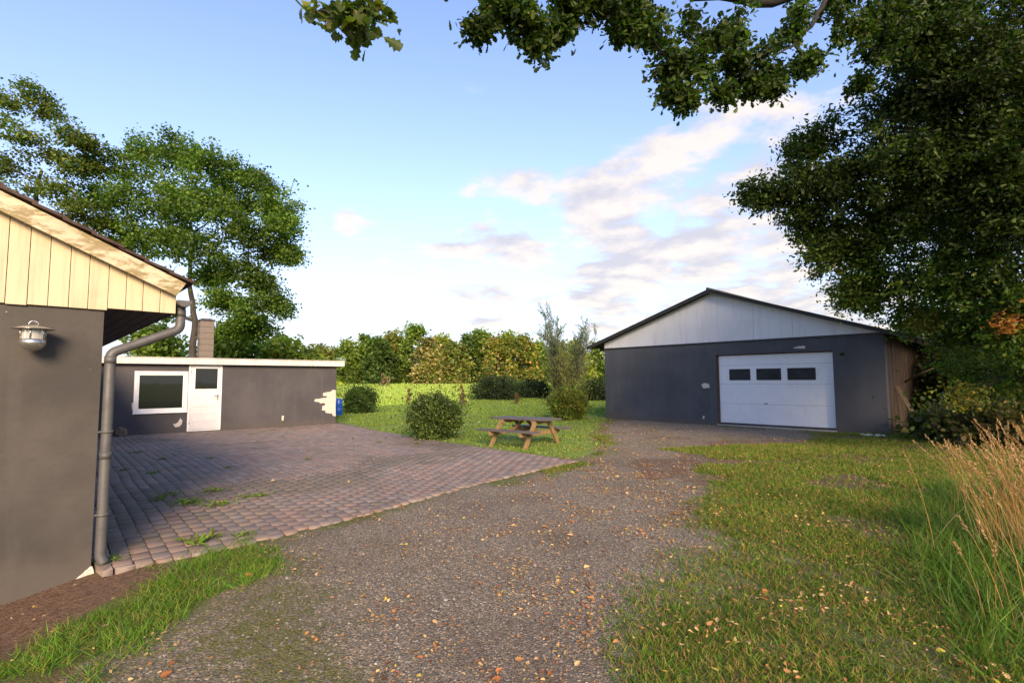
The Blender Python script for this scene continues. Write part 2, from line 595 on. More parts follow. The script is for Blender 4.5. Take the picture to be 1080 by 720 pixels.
# dark window glass: opaque gloss, the dim room behind is put into its colour
mt, N, bs, o = new_mat('window_glass')
bs.inputs['Base Color'].default_value = (0.012, 0.014, 0.013, 1)
bs.inputs['Roughness'].default_value = 0.03
bs.inputs['Specular IOR Level'].default_value = 0.6
co = obj_co(N)
bump(N, bs, N.noise(co, 1.8, 2), 0.06, 0.02)
M['glass'] = mt
mt, N, bs, o = new_mat('lamp_glass')
bs.inputs['Base Color'].default_value = (0.75, 0.72, 0.64, 1)
bs.inputs['Roughness'].default_value = 0.12
bs.inputs['Transmission Weight'].default_value = 0.55
M['lamp_glass'] = mt
M['dim_glass'] = plain('dim_interior_glass', (0.040, 0.043, 0.047), 0.16, 0, 0.5, 2.5, 0.0, 0.55)  # grey of the dim interior is put into the pane colour

# white gable sheets with faint streaks
mt, N, bs, o = new_mat('gable_sheet')
co = obj_co(N)
s1 = N.noise(N.vmath('MULTIPLY', co, (6, 6, 0.8)).outputs[0], 1.0, 6, 0.7)
s2 = N.noise(co, 0.8, 4)
c = N.mix(N.smooth(s1, 0.48, 0.75, 0, 0.6), (0.62, 0.62, 0.63), (0.42, 0.41, 0.40))
c = N.mix(N.smooth(s2, 0.45, 0.75, 0, 0.5), c, (0.52, 0.51, 0.50))
N.set(bs, 'Base Color', c)
bs.inputs['Roughness'].default_value = 0.7
bump(N, bs, s1, 0.1, 0.003)
M['gable_white'] = mt

# ground: one sheet, zones painted as what grows or lies there
mt, N, bs, o = new_mat('ground_surface')
co = obj_co(N)
za = N.n('ShaderNodeSeparateColor', {0: N.n('ShaderNodeAttribute', attribute_name='zone_a').outputs[0]})
zb = N.n('ShaderNodeSeparateColor', {0: N.n('ShaderNodeAttribute', attribute_name='zone_b').outputs[0]})
v1 = N.n('ShaderNodeTexVoronoi', {'Vector': co}); v1.inputs['Scale'].default_value = 62
v2 = N.n('ShaderNodeTexVoronoi', {'Vector': co}); v2.inputs['Scale'].default_value = 130
s1 = N.n('ShaderNodeSeparateColor', {0: v1.outputs[1]}).outputs[0]
s2 = N.n('ShaderNodeSeparateColor', {0: v2.outputs[1]}).outputs[1]
st1 = N.ramp(s1, [(0, (0.085, 0.075, 0.066)), (0.35, (0.165, 0.142, 0.118)), (0.6, (0.225, 0.188, 0.15)), (0.8, (0.28, 0.20, 0.14)), (0.93, (0.36, 0.32, 0.26)), (1, (0.48, 0.44, 0.36))])
st2 = N.ramp(s2, [(0, (0.05, 0.042, 0.034)), (0.5, (0.12, 0.10, 0.08)), (1, (0.24, 0.20, 0.16))])
big = N.smooth(s1, 0.35, 0.55)
edge = N.smooth(v1.outputs[0], 0.35, 0.62)
grav = N.mix(edge, st1, st2)
patch = N.noise(co, 0.55, 5, 0.62)
grav = N.mix(N.smooth(patch, 0.45, 0.68, 0, 0.6), grav, (0.095, 0.068, 0.048))
v3 = N.n('ShaderNodeTexVoronoi', {'Vector': co}); v3.inputs['Scale'].default_value = 26
s3 = N.n('ShaderNodeSeparateColor', {0: v3.outputs[1]}).outputs[0]
crumb = N.math('MULTIPLY', N.math('LESS_THAN', v3.outputs[0], 0.27), N.math('GREATER_THAN', s3, N.smooth(N.noise(co, 0.8, 3), 0.35, 0.65, 0.95, 0.45)))
grav = N.mix(crumb, grav, N.ramp(s1, [(0, (0.30, 0.15, 0.06)), (0.5, (0.36, 0.24, 0.13)), (1, (0.46, 0.38, 0.26))]))
grav = N.mix(1.0, grav, (1.25, 1.22, 1.10), 'MULTIPLY')
fine = N.noise(co, 26, 5, 0.7)
nn = N.noise(co, 9, 6, 0.72)
n25 = N.noise(co, 2.2, 6, 0.7)
moss_c = N.mix(N.smooth(N.noise(co, 70, 4, 0.75), 0.36, 0.64), (0.060, 0.062, 0.020), (0.19, 0.18, 0.05))
soil_c = N.mix(N.smooth(fine, 0.3, 0.7), (0.085, 0.050, 0.032), (0.20, 0.120, 0.070))
hf = N.noise(N.vmath('MULTIPLY', co, (1, 1, 0.2)).outputs[0], 95, 4, 0.75)
grass_c = N.mix(N.smooth(hf, 0.36, 0.64), (0.045, 0.055, 0.013), (0.16, 0.185, 0.035))
grass_c = N.mix(N.smooth(n25, 0.48, 0.66, 0, 0.8), grass_c, (0.125, 0.082, 0.038))
lawn_c = N.mix(N.smooth(nn, 0.3, 0.7), (0.13, 0.20, 0.03), (0.21, 0.28, 0.05))
lawn_c = N.mix(N.smooth(n25, 0.5, 0.7, 0, 0.5), lawn_c, (0.17, 0.15, 0.055))
field_c = N.mix(N.smooth(n25, 0.3, 0.7), (0.32, 0.45, 0.05), (0.42, 0.54, 0.08))


def zmask(z, noise, w=0.45):
    return N.smooth(N.math('ADD', z, N.math('MULTIPLY', N.math('SUBTRACT', noise, 0.5), w * 2)), 0.25, 0.75)


c = N.mix(zmask(za.outputs[2], N.noise(co, 11, 7, 0.8), 0.9), grav, moss_c)
c = N.mix(zmask(za.outputs[1], N.noise(co, 4, 6, 0.7), 0.5), c, soil_c)
c = N.mix(zmask(za.outputs[0], N.noise(co, 14, 7, 0.8), 0.9), c, grass_c)
c = N.mix(zmask(zb.outputs[0], N.noise(co, 3, 6, 0.7), 0.4), c, lawn_c)
c = N.mix(zmask(zb.outputs[1], n25, 0.2), c, field_c)
N.set(bs, 'Base Color', c)
bs.inputs['Roughness'].default_value = 0.9
bs.inputs['Specular IOR Level'].default_value = 0.2
h = N.math('ADD', N.math('MULTIPLY', N.math('SUBTRACT', 1.0, v1.outputs[0]), 1.0), N.math('MULTIPLY', fine, 0.8))
h = N.math('ADD', h, N.math('MULTIPLY', N.noise(co, 55, 5, 0.75), 1.6))
bump(N, bs, h, 0.75, 0.012)
M['ground'] = mt


# ------------------------------------------------------------------ layout frames
class Frame:
    """upright frame: x runs along a facade to the right, y goes back into the building"""
    def __init__(self, ox, oy, deg):
        self.o = np.array([ox, oy, 0.0]); a = R(deg); self.a = a
        self.x = np.array([math.cos(a), math.sin(a), 0]); self.y = np.array([-math.sin(a), math.cos(a), 0])

    def on(self, u, v, y=0.0):
        d = ray(u, v); p0 = self.o + self.y * y
        t = ((p0 - CAM) @ self.y) / (d @ self.y)
        q = CAM + d * t - self.o
        return float(q @ self.x), float(q[2])

    def w(self, x, y, z=0.0):
        return self.o + self.x * x + self.y * y + np.array([0, 0, z])

    def loc(self, X, Y):
        return (X - self.o[0]) * self.x[0] + (Y - self.o[1]) * self.x[1], (X - self.o[0]) * self.y[0] + (Y - self.o[1]) * self.y[1]


HF = Frame(-3.548, 4.54, 43.0)
AF = Frame(-6.51, 19.50, 40.0)
_gl = at(639, 441); _gr = at(938, 458.5)
GF = Frame(_gl[0], _gl[1], math.degrees(math.atan2(_gr[1] - _gl[1], _gr[0] - _gl[0])))
GW = float(np.hypot(_gr[0] - _gl[0], _gr[1] - _gl[1]))
PF = Frame(-3.35, 4.52, 41.0)

a2 = lambda u, v: tuple(at(u, v)[:2])
PAVE = [tuple(HF.w(0.02, 0.05)[:2]), a2(108, 604), a2(180, 592), a2(270, 573), a2(400, 540), a2(500, 512), a2(610, 487), a2(500, 471), a2(430, 460.5), a2(355, 447.3),
        tuple(AF.w(-9.6, 0.05)[:2]), tuple(HF.w(0.02, 12)[:2])]
GRAVEL = [(-1.2, -3), (-1.35, 2.5), a2(150, 715), a2(240, 645), a2(290, 590), a2(300, 567), a2(400, 540), a2(500, 512), a2(610, 487), a2(640, 478), a2(628, 462), a2(640, 446),
          tuple(GF.w(0, 0.3)[:2]), tuple(GF.w(GW * 0.80, 0.3)[:2]), a2(885, 461), a2(800, 480), a2(752, 505), a2(742, 540), a2(722, 590), a2(705, 640), a2(680, 720), (0.5, 0.8), (0.3, -3)]
STRIP = [a2(0, 722), a2(0, 695), a2(60, 660), a2(130, 622), a2(190, 594), a2(262, 570), a2(288, 588), a2(262, 612), a2(190, 650), a2(110, 690), a2(50, 735)]
SOIL = [tuple(HF.w(-3.0, -0.2)[:2]), tuple(HF.w(-3.0, 0.4)[:2]), tuple(HF.w(-0.02, 0.4)[:2]), a2(104, 602), a2(170, 592), a2(200, 594), a2(130, 626), a2(60, 665), a2(0, 700)]
LAWN = [a2(355, 445), a2(430, 461), a2(500, 471.5), a2(612, 487.5), a2(640, 470), a2(622, 459), a2(645, 440), (4.5, 24), (9.5, 33), (13, 60), (5, 55), a2(640, 417.5), a2(560, 419), a2(500, 424.5), a2(440, 427), a2(385, 430), (-14, 24), tuple(AF.w(0.2, 3)[:2]), tuple(AF.w(0.1, -0.2)[:2])]
FIELD = [a2(640, 417.5), a2(560, 419), a2(500, 424.5), a2(440, 427), a2(385, 430), (-14, 24.5), (-40, 40), (-60, 72), (40, 72), (30, 50), (9, 48)]
ISLE = [a2(690, 474), a2(760, 470), a2(840, 468), a2(880, 480), a2(820, 492), a2(745, 486)]
MOSS1 = [a2(60, 735), a2(150, 670), a2(260, 612), a2(330, 600), a2(370, 640), a2(400, 735)]


def hgt(x, y):
    x = np.asarray(x, float); y = np.asarray(y, float)
    lx, ly = HF.loc(x, y)
    dip = (-0.045 * (1 - sstep(lx, 0.0, 0.4)) - 0.105 * np.clip(-lx / 0.52, 0, 1)) * sstep(ly + 2.2, 0.0, 1.5)
    calm = np.clip(-poly_sd(x, y, PAVE) / 0.8, 0, 1)
    calm = calm * np.where(lx < 0.6, np.clip((-ly - 0.05) / 0.8, 0, 1), 1)
    und = (fbm(x, y, 1.7, 3) - 0.5) * 0.05 * calm
    rise = 0.05 * sstep(x - 2.6, 0, 1.5) * np.clip((12 - y) / 5, 0, 1)
    return dip + und + rise + 1.15 * sstep(y, 27.0, 66.0)


def smooth_axis(fine0, fine1, step, far):
    a = np.arange(fine0, fine1 + 1e-6, step)
    g = np.cumsum(step * 1.16 ** np.arange(1, 60)); g = g[g < far]; g = np.append(g, far)
    return np.concatenate([(fine0 - g)[::-1], a, fine1 + g])


xs = smooth_axis(-9, 12, 0.085, 900)
ys = smooth_axis(1.5, 24, 0.085, 900)
XX, YY = np.meshgrid(xs, ys)
ZZ = hgt(XX, YY)
d_pave = poly_sd(XX, YY, PAVE)
ZZ = np.where(d_pave > 0.12, -0.07, ZZ)
d_gr = poly_sd(XX, YY, GRAVEL); d_st = poly_sd(XX, YY, STRIP); d_so = poly_sd(XX, YY, SOIL)
d_la = poly_sd(XX, YY, LAWN); d_fi = poly_sd(XX, YY, FIELD); d_m1 = poly_sd(XX, YY, MOSS1)
wob = (fbm(XX, YY, 0.9, 11) - 0.5)


def brown_at(x, y):
    """bare brown patches in the rough grass"""
    return sstep(fbm(x, y, 1.3, 27) + 0.30 * (fbm(x, y, 0.22, 28) - 0.5), 0.49, 0.62) * sstep(x - 1.4, 0, 0.8) * (y < 14.5) * np.clip((y - 2.0) / 4.0, 0.25, 1)


def grass_mask(x, y):
    """how much of the ground is covered by rough grass (0..1)"""
    g = poly_sd(x, y, GRAVEL)
    w_ = (fbm(x, y, 0.9, 11) - 0.5)
    w2 = fbm(x, y, 2.3, 13) - 0.5
    base = sstep(-g + w_ * 1.2 + w2 * 1.6, -0.9, 0.8)
    worn = sstep(fbm(x, y, 1.1, 23), 0.50, 0.66) * np.clip(1 - (x - 4.2) / 2.0, 0, 1)
    base = base * (1 - 0.30 * worn) * (1 - 0.75 * brown_at(x, y))
    gx_, gy_ = GF.loc(x, y)
    foot = sstep(0.55 + gy_ + w_ * 1.2, 0.0, 0.5) * (gy_ < 0.05) * (gx_ > -0.5) * (gx_ < GW) * 0.75
    isle = sstep(poly_sd(x, y, ISLE) + w_ * 1.4 + w2 * 0.6, -0.1, 0.6) * 0.8
    return np.maximum(np.maximum(base, foot), isle)


gm = grass_mask(XX, YY)
gm = np.where(d_la > -0.1, 0.0, gm)
strip_m = sstep(d_st + wob * 0.35, -0.10, 0.10)
soil_m = sstep(d_so + wob * 0.2, -0.08, 0.08)
front = poly_sd(XX, YY, [tuple(GF.w(GW * 0.45, 0.3)[:2]), tuple(GF.w(GW + 1.5, 0.3)[:2]), tuple(GF.w(GW + 1.5, -1.6)[:2]), tuple(GF.w(GW * 0.5, -1.0)[:2])])
soil_m = np.maximum(soil_m, sstep(front + wob * 1.6, -0.1, 0.6) * 0.5)
brown = brown_at(XX, YY) * 0.62
soil_m = np.maximum(soil_m, brown)
gm = np.where(soil_m > 0.6, gm * 0.45, gm)
gm = np.where(d_so > 0, 0, gm)
gm = np.maximum(gm, strip_m)
moss_m = np.maximum(sstep(d_m1 + wob * 1.0, -0.3, 0.45) * 0.66, 0.44 * sstep(0.55 - d_gr + wob * 1.0, 0.0, 0.6))
moss_m = np.where(d_so > -0.05, 0, moss_m)
moss_m = np.maximum(moss_m, 0.42 * (d_so < -0.05) * sstep(fbm(XX, YY, 2.4, 31), 0.48, 0.66))
pave_edge = sstep(0.35 + d_pave + wob * 0.3, 0, 0.35) * (d_pave < 0)
moss_m = np.maximum(moss_m, 0.5 * pave_edge)
lawn_m = sstep(d_la + wob * 0.7, -0.12, 0.25)
lawn_m = np.where((d_pave > -0.05), 0, lawn_m)
far_m = ((d_fi < 0) & (d_la < 0) & (YY > 26)) | (np.abs(XX) > 20) | (YY < -6)
lawn_m = np.maximum(lawn_m, far_m * 0.9)
field_m = sstep(d_fi + wob * 1.0, -0.3, 0.3)
za_ = np.stack([gm, soil_m, moss_m], -1).reshape(-1, 3)
zb_ = np.stack([lawn_m, field_m, 0 * lawn_m], -1).reshape(-1, 3)
ny, nx = XX.shape
ii = (np.arange(ny - 1)[:, None] * nx + np.arange(nx - 1)[None, :]).ravel()
quads = np.stack([ii, ii + 1, ii + 1 + nx, ii + nx], 1)
g_o = np_mesh('ground', np.stack([XX, YY, ZZ], -1).reshape(-1, 3), quads, M['ground'], None, None, True, {'zone_a': za_, 'zone_b': zb_})
tag(g_o, None, None, kind='structure')

# ------------------------------------------------------------------ brick paving
rng = np.random.default_rng(5)
BW, BL, GAP = 0.140, 0.212, 0.009
verts = []; tints = []; faces = []
pal = np.array([(0.205, 0.152, 0.122), (0.185, 0.146, 0.122), (0.220, 0.152, 0.118), (0.170, 0.138, 0.118), (0.210, 0.166, 0.138), (0.195, 0.140, 0.108)])
ir, jr = np.meshgrid(np.arange(-6, 80), np.arange(-10, 75), indexing='ij')
cx = (ir + 0.5) * BW
cy = (jr + 0.5) * BL + np.where(ir % 2 == 0, 0, BL / 2) + rng.normal(0, 0.006, ir.shape)
wx = (fbm(cx, cy, 2.2, 41) - 0.5) * 0.10
cx = cx + wx
wx_, wy_ = PF.w(0, 0)[0] + cx * PF.x[0] + cy * PF.y[0], PF.w(0, 0)[1] + cx * PF.x[1] + cy * PF.y[1]
keep = (poly_sd(wx_, wy_, PAVE) > -0.05) & (wx_ > -15)
cx = cx[keep]; cy = cy[keep]; wx_ = wx_[keep]; wy_ = wy_[keep]
nb = len(cx)
hx = (BW - GAP) / 2 + rng.normal(0, 0.0015, nb); hy = (BL - GAP) / 2 + rng.normal(0, 0.002, nb)
rot = PF.a + rng.normal(0, 0.012, nb)
sink = (fbm(wx_, wy_, 2.6, 51) - 0.5) * 0.03
ztop = 0.018 + rng.normal(0, 0.0009, nb) + sink
tx = rng.normal(0, 0.003, nb); ty = rng.normal(0, 0.003, nb)
bv = 0.003
EDGE = np.array(PAVE[1:7])


def trim_edge(x, y):
    """bricks on the drive side are cut along the edge line"""
    x = x.copy(); y = y.copy()
    out_ = poly_sd(x, y, PAVE) < 0
    best = np.full(x.shape, 1e9); bx = x.copy(); by = y.copy()
    for a, b in zip(EDGE[:-1], EDGE[1:]):
        e = b - a
        t = np.clip(((x - a[0]) * e[0] + (y - a[1]) * e[1]) / (e @ e), 0, 1)
        qx = a[0] + t * e[0]; qy = a[1] + t * e[1]; d = np.hypot(x - qx, y - qy)
        k = d < best
        best = np.where(k, d, best); bx = np.where(k, qx, bx); by = np.where(k, qy, by)
    k = out_ & (best < 0.25)
    return np.where(k, bx, x), np.where(k, by, y)


V = np.zeros((nb, 12, 3))
for k, (sx, sy) in enumerate([(-1, -1), (1, -1), (1, 1), (-1, 1)]):
    for lv, (ins, dz) in enumerate([(bv, 0.0), (0.0, -0.002), (0.0, -0.05)]):
        lx = sx * (hx - ins); ly = sy * (hy - ins)
        V[:, lv * 4 + k, 0] = wx_ + lx * np.cos(rot) - ly * np.sin(rot)
        V[:, lv * 4 + k, 1] = wy_ + lx * np.sin(rot) + ly * np.cos(rot)
        V[:, lv * 4 + k, 0], V[:, lv * 4 + k, 1] = trim_edge(V[:, lv * 4 + k, 0], V[:, lv * 4 + k, 1])
        V[:, lv * 4 + k, 2] = ztop + dz + lx * tx + ly * ty
T = [(0, 1, 2, 3)]
for a_ in (0, 4):
    for k in range(4):
        k2 = (k + 1) % 4
        T.append((a_ + 4 + k, a_ + 4 + k2, a_ + k2, a_ + k))
T = np.array(T)
Fb = (np.arange(nb)[:, None, None] * 12 + T[None]).reshape(-1, 4)
bc = pal[rng.integers(0, len(pal), nb)] * rng.uniform(1.12, 1.42, (nb, 1))
pal_far = sstep(poly_sd(wx_, wy_, PAVE), 0.0, 2.0)[:, None]
bc = bc * (0.95 + 0.1 * pal_far)
mossy = sstep(fbm(wx_, wy_, 1.3, 61), 0.55, 0.72)[:, None] * 0.45
bc = bc * (1 - mossy) + np.array([0.085, 0.085, 0.05]) * mossy
pv = np_mesh('brick_paving', V.reshape(-1, 3), Fb, M['brick'], None, np.repeat(bc, 12, 0))
tag(pv, None, None, kind='structure')
# joint bed
mt, N, bs, o = new_mat('joint_bed')
co = obj_co(N)
c = N.mix(N.smooth(N.noise(co, 7, 6, 0.7), 0.4, 0.62), (0.075, 0.058, 0.046), (0.075, 0.085, 0.028))
c = N.mix(N.smooth(N.noise(co, 60, 4), 0.4, 0.8, 0, 0.5), c, (0.12, 0.09, 0.07))
N.set(bs, 'Base Color', c); bs.inputs['Roughness'].default_value = 0.95
bump(N, bs, N.noise(co, 120, 4), 0.5, 0.006)
bx_ = np.arange(-12, 2.4, 0.15); by_ = np.arange(4.2, 21, 0.15)
BX, BY = np.meshgrid(bx_, by_)
BZ = 0.0135 + (fbm(BX, BY, 2.6, 51) - 0.5) * 0.03
nyb, nxb = BX.shape
ii = (np.arange(nyb - 1)[:, None] * nxb + np.arange(nxb - 1)[None, :])
inside = poly_sd(BX, BY, PAVE) > 0.02
cellin = inside[:-1, :-1] & inside[1:, :-1] & inside[:-1, 1:] & inside[1:, 1:]
ii = ii[cellin]
jb = np_mesh('paving_joints', np.stack([BX, BY, BZ], -1).reshape(-1, 3), np.stack([ii, ii + 1, ii + 1 + nxb, ii + nxb], 1), mt, None, None, True)
tag(jb, None, None, kind='structure')

# ------------------------------------------------------------------ house on the left
house = thing('house', HF.w(0, 0), HF.a, 'dark painted house with cream boarded gable and a downpipe at its corner', 'house')
zg0 = HF.on(0, 315)[1]; zg1 = HF.on(185, 333, -0.03)[1]
ZS = (zg0 + zg1) / 2                                   # height of the soffit / foot of the gable boards
XE = HF.on(185, 333, -0.03)[0]                         # end of the gable boards
vt0 = HF.on(0, 192, -0.10); vt1 = HF.on(196, 297, -0.10)
vb0 = HF.on(0, 228, -0.10); vb1 = HF.on(187, 312, -0.10)
slope = (vt0[1] - vt1[1]) / (vt1[0] - vt0[0])
slope_b = (vb0[1] - vb1[1]) / (vb1[0] - vb0[0])
print('HOUSE', zg0, zg1, XE, vt0, vt1, vb0, vb1, slope, slope_b)
slope = 0.5 * (slope + slope_b)
XA = -4.3
HL = 12.5
ztop_at = lambda x: vt1[1] + (vt1[0] - (x if x > XA else 2 * XA - x)) * slope
zbot_at = lambda x: vb1[1] + (vb1[0] - (x if x > XA else 2 * XA - x)) * slope
XL = 2 * XA
b = MB()
b.wall(XL, 0, -0.35, ZS, 0.0, 0.30)
b.box(-0.30, 0, 0.30, HL, -0.35, ZS)
b.box(XL, XL + 0.30, 0.30, HL, -0.35, ZS)
b.box(XL + 0.30, -0.30, HL - 0.3, HL, -0.35, ZS)
b.build('wall', M['house_wall'], house)
# cream vertical boards of the gable, each board its own plank with a thin gap
b = MB()
x = XE; k = 0
rr = random.Random(3)
while x > 2 * XA - XE:
    wdt = 0.130 + rr.uniform(-0.006, 0.006)
    xl = x - wdt + 0.004
    dz = rr.uniform(-0.006, 0.004); dy = rr.uniform(-0.002, 0.002)
    zl = zbot_at(xl) + 0.03; zr = zbot_at(x) + 0.03
    lo = ZS - 0.012 + dz + (0.0 if x < 0.02 else 0.012)
    if min(zl, zr) > lo + 0.02:
        y0 = -0.030 + dy; y1 = -0.006
        b.hexa([(xl, y0, lo), (x, y0, lo), (x, y1, lo), (xl, y1, lo), (xl, y0, zl), (x, y0, zr), (x, y1, zr), (xl, y1, zl)])
    x = xl - 0.004
b.build('gable_boards', M['cream'], house, bevel=0.003)
# backing behind the gaps
b = MB()
b.prism([(XL - 0.5, ZS + 0.02), (XE - 0.02, ZS + 0.02), (XE - 0.02, zbot_at(XE)), (XA, zbot_at(XA)), (XL - 0.5, zbot_at(XE))], -0.004, 0.05)
b.build('gable_backing', M['soffit'], house)
# barge boards
for sgn in (1, -1):
    b = MB()
    xe = vt1[0]
    pts = [(xe, ztop_at(xe) - 0.02), (vb1[0] - 0.01, zbot_at(vb1[0]) - 0.005), (XA, zbot_at(XA)), (XA, ztop_at(XA) - 0.025)]
    if sgn < 0: pts = [(2 * XA - px, pz) for px, pz in pts][::-1]
    b.prism(pts, -0.125, -0.100)
    b.build('barge_board', M['verge'], house, bevel=0.003)
# roof: stepped tile courses with a ragged verge
b = MB()
for sgn in (1, -1):
    n = 26; L = vt1[0] + 0.05 - XA
    for i in range(n):
        x0 = XA + L * i / n; x1 = XA + L * (i + 1.18) / n
        z0 = ztop_at(x0) + 0.012; z1 = ztop_at(min(x1, vt1[0] + 0.08)) + 0.03
        if x1 > vt1[0] + 0.06:
            x1 = vt1[0] + 0.06; z1 = vt1[1] - 0.06 * slope + 0.030
        yv = -0.155 + rr.uniform(-0.012, 0.012)
        P = [(x0, z0), (x1, z1), (x1, z1 - 0.026), (x0, z0 - 0.022)]
        if sgn < 0: P = [(2 * XA - px, pz) for px, pz in P][::-1]
        b.prism(P, yv, HL + 0.3)
b.build('roof', M['roof_tile'], house)
# soffit under the eaves, boards running along the wall
b = MB()
nbd = 5
for i in range(nbd):
    x0 = 0.003 + (XE - 0.02) * i / nbd; x1 = 0.003 + (XE - 0.02) * (i + 1) / nbd - 0.006
    b.box(x0, x1, 0.006, HL, ZS + 0.004, ZS + 0.022)
b.build('soffit', M['soffit'], house)
b = MB()
b.box(XE - 0.018, XE + 0.004, 0.006, HL, ZS + 0.001, vt1[1] - 0.05)
b.build('eave_board', M['soffit'], house)
# gutter: half round, open on top, seen from its end
GX = HF.on(193, 318, 0.0)[0]; GZ = HF.on(193, 318, 0.0)[1]
b = MB()
prof = []
for i in range(13):
    a_ = math.pi + math.pi * i / 12
    prof.append((GX + 0.062 * math.cos(a_), GZ + 0.062 * math.sin(a_)))
prof += [(GX + 0.058 * math.cos(math.pi + math.pi * i / 12), GZ + 0.058 * math.sin(math.pi + math.pi * i / 12)) for i in range(12, -1, -1)]
b.prism(prof, -0.09, HL)
b.prism([(GX + 0.06 * math.cos(math.pi + math.pi * i / 12), GZ + 0.06 * math.sin(math.pi + math.pi * i / 12)) for i in range(13)], -0.093, -0.086)
gut = b.build('gutter', M['zinc'], house)


def bend(pts, r, n=6):
    """round the corners of a polyline"""
    pts = [Vector(p) for p in pts]; outp = [pts[0]]
    for i in range(1, len(pts) - 1):
        a_ = pts[i] + (pts[i - 1] - pts[i]).normalized() * r; c_ = pts[i] + (pts[i + 1] - pts[i]).normalized() * r
        for k in range(n + 1):
            t = k / n
            outp.append(a_.lerp(pts[i], t).lerp(pts[i].lerp(c_, t), t))
    outp.append(pts[-1])
    return outp


DPX, DPY = 0.060, 0.01
ZD = HF.on(112, 372, DPY)[1]
ZB = HF.on(188, 347, 0.05)[1]
b = MB()
b.tube(bend([(GX - 0.005, 0.05, GZ - 0.04), (GX - 0.005, 0.05, ZB), (DPX, DPY, ZD), (DPX, DPY, 0.06), (DPX + 0.02, DPY - 0.01, 0.03)], 0.05), 0.041, 16)
for z in (ZD - 0.09, 0.9, ZB + 0.12):
    q = (DPX, DPY) if z < ZB - 0.02 else (GX - 0.005, 0.05)
    b.tube([(q[0], q[1], z), (q[0], q[1], z + 0.06)], 0.0445, 16)
dp = b.build('downpipe', M['zinc'], house)
for z in (1.12, 0.42):
    b = MB()
    b.tube([(DPX, DPY, z), (DPX, DPY, z + 0.022)], 0.047, 16)
    b.box(0.001, DPX - 0.03, DPY - 0.006, DPY + 0.006, z + 0.004, z + 0.018)
    b.build('bracket', M['zinc'], dp)
# bare plaster at the foot of the corner
def blob_patch(rnd, pts, thick_y, jit=0.012, sub=5):
    """irregular flat flake from an outline (x,z), as an n-gon slab standing proud of a wall"""
    o_ = []
    for i in range(len(pts)):
        a_ = pts[i]; c_ = pts[(i + 1) % len(pts)]
        for k in range(sub):
            t = k / sub
            o_.append((a_[0] + (c_[0] - a_[0]) * t + rnd.uniform(-jit, jit), a_[1] + (c_[1] - a_[1]) * t + rnd.uniform(-jit, jit)))
    return o_
b = MB()
pp = [HF.on(x_, y_) for x_, y_ in ((34, 627), (60, 620), (78, 612), (88, 603), (97, 596), (99, 604), (97, 611), (80, 617), (60, 624))]
b.prism(blob_patch(rr, pp, 0, 0.003, 4), -0.004, 0.01)
b.build('bare_plaster', M['plaster'], house)

# wall lamp
lx, lz = HF.on(35, 352, -0.15)
lamp = thing('wall_lamp', HF.w(lx, 0, lz), HF.a, 'round steel outdoor lamp with wide flat hat on the house wall', 'wall lamp')
CY = -0.15
b = MB(); b.lathe([(0.0, 0.075), (0.03, 0.072), (0.085, 0.058), (0.132, 0.040), (0.134, 0.036), (0.08, 0.047), (0.05, 0.05)], (0, CY, 0), 36); b.build('hat', M['steel'], lamp)
b = MB(); b.lathe([(0.066, 0.05), (0.070, 0.0), (0.070, -0.045)], (0, CY, 0), 32); b.build('glass', M['lamp_glass'], lamp)
b = MB(); b.lathe([(0.022, 0.04), (0.022, -0.03), (0.0, -0.035)], (0, CY, 0), 16); b.build('bulb', M['white'], lamp)
b = MB(); b.lathe([(0.070, -0.040), (0.082, -0.045), (0.084, -0.075), (0.074, -0.10), (0.052, -0.122), (0.02, -0.133), (0.0, -0.134)], (0, CY, 0), 36); b.build('bowl', M['steel'], lamp)
for k in range(6):
    a_ = math.pi / 3 * k + 0.3
    b = MB()
    b.tube([(0.079 * math.cos(a_), CY + 0.079 * math.sin(a_), 0.055), (0.079 * math.cos(a_), CY + 0.079 * math.sin(a_), -0.045)], 0.0045, 8)
    b.build('guard_rod', M['steel'], lamp)
b = MB(); b.tube([(0.03 * math.cos(math.pi * i / 10), CY, 0.072 + 0.03 * math.sin(math.pi * i / 10)) for i in range(11)], 0.004, 8); b.build('ring_handle', M['steel'], lamp)
b = MB()
b.box(-0.04, 0.04, -0.022, 0.0, -0.11, 0.02); b.tube([(0, -0.02, -0.07), (0, CY + 0.07, -0.07)], 0.018, 12)
b.build('bracket', M['steel'], lamp, bevel=0.004)

# ------------------------------------------------------------------ low flat roofed outbuilding
annex = thing('outbuilding', AF.w(0, 0), AF.a, 'low dark outbuilding with flat roof, one white window and a white door', 'outbuilding')
AXL = -10.2
zr1 = AF.on(354, 385.5)[1]; zr0 = AF.on(130, 381.5)[1]
ZAW = zr1
wx0, wz1 = AF.on(142, 391); wx1, wz0 = AF.on(197, 434)
dx0, dz1 = AF.on(199.5, 383.5); dx1, _ = AF.on(235, 383)
print('ANNEX', zr0, zr1, (wx0, wx1, wz0, wz1), (dx0, dx1, dz1), AF.on(118, 459))
wx0 += 0; dz1 = min(dz1, ZAW - 0.03)
b = MB()
b.wall(AXL, 0, -0.2, ZAW, 0.0, 0.28, [(wx0, wx1, wz0, wz1), (dx0, dx1, 0.03, dz1)])
b.box(-0.28, 0, 0.28, 4.2, -0.2, ZAW)
b.box(AXL, AXL + 0.28, 0.28, 4.2, -0.2, ZAW)
b.box(AXL + 0.28, -0.28, 3.92, 4.2, -0.2, ZAW)
b.build('wall', M['annex_wall'], annex)
b = MB(); b.box(AXL - 0.1, 0.20, -0.16, 4.4, ZAW + 0.003, ZAW + 0.13)
rf = b.build('roof', M['felt'], annex)
b = MB()
b.box(AXL - 0.1, 0.225, -0.185, -0.161, ZAW - 0.03, ZAW + 0.155)
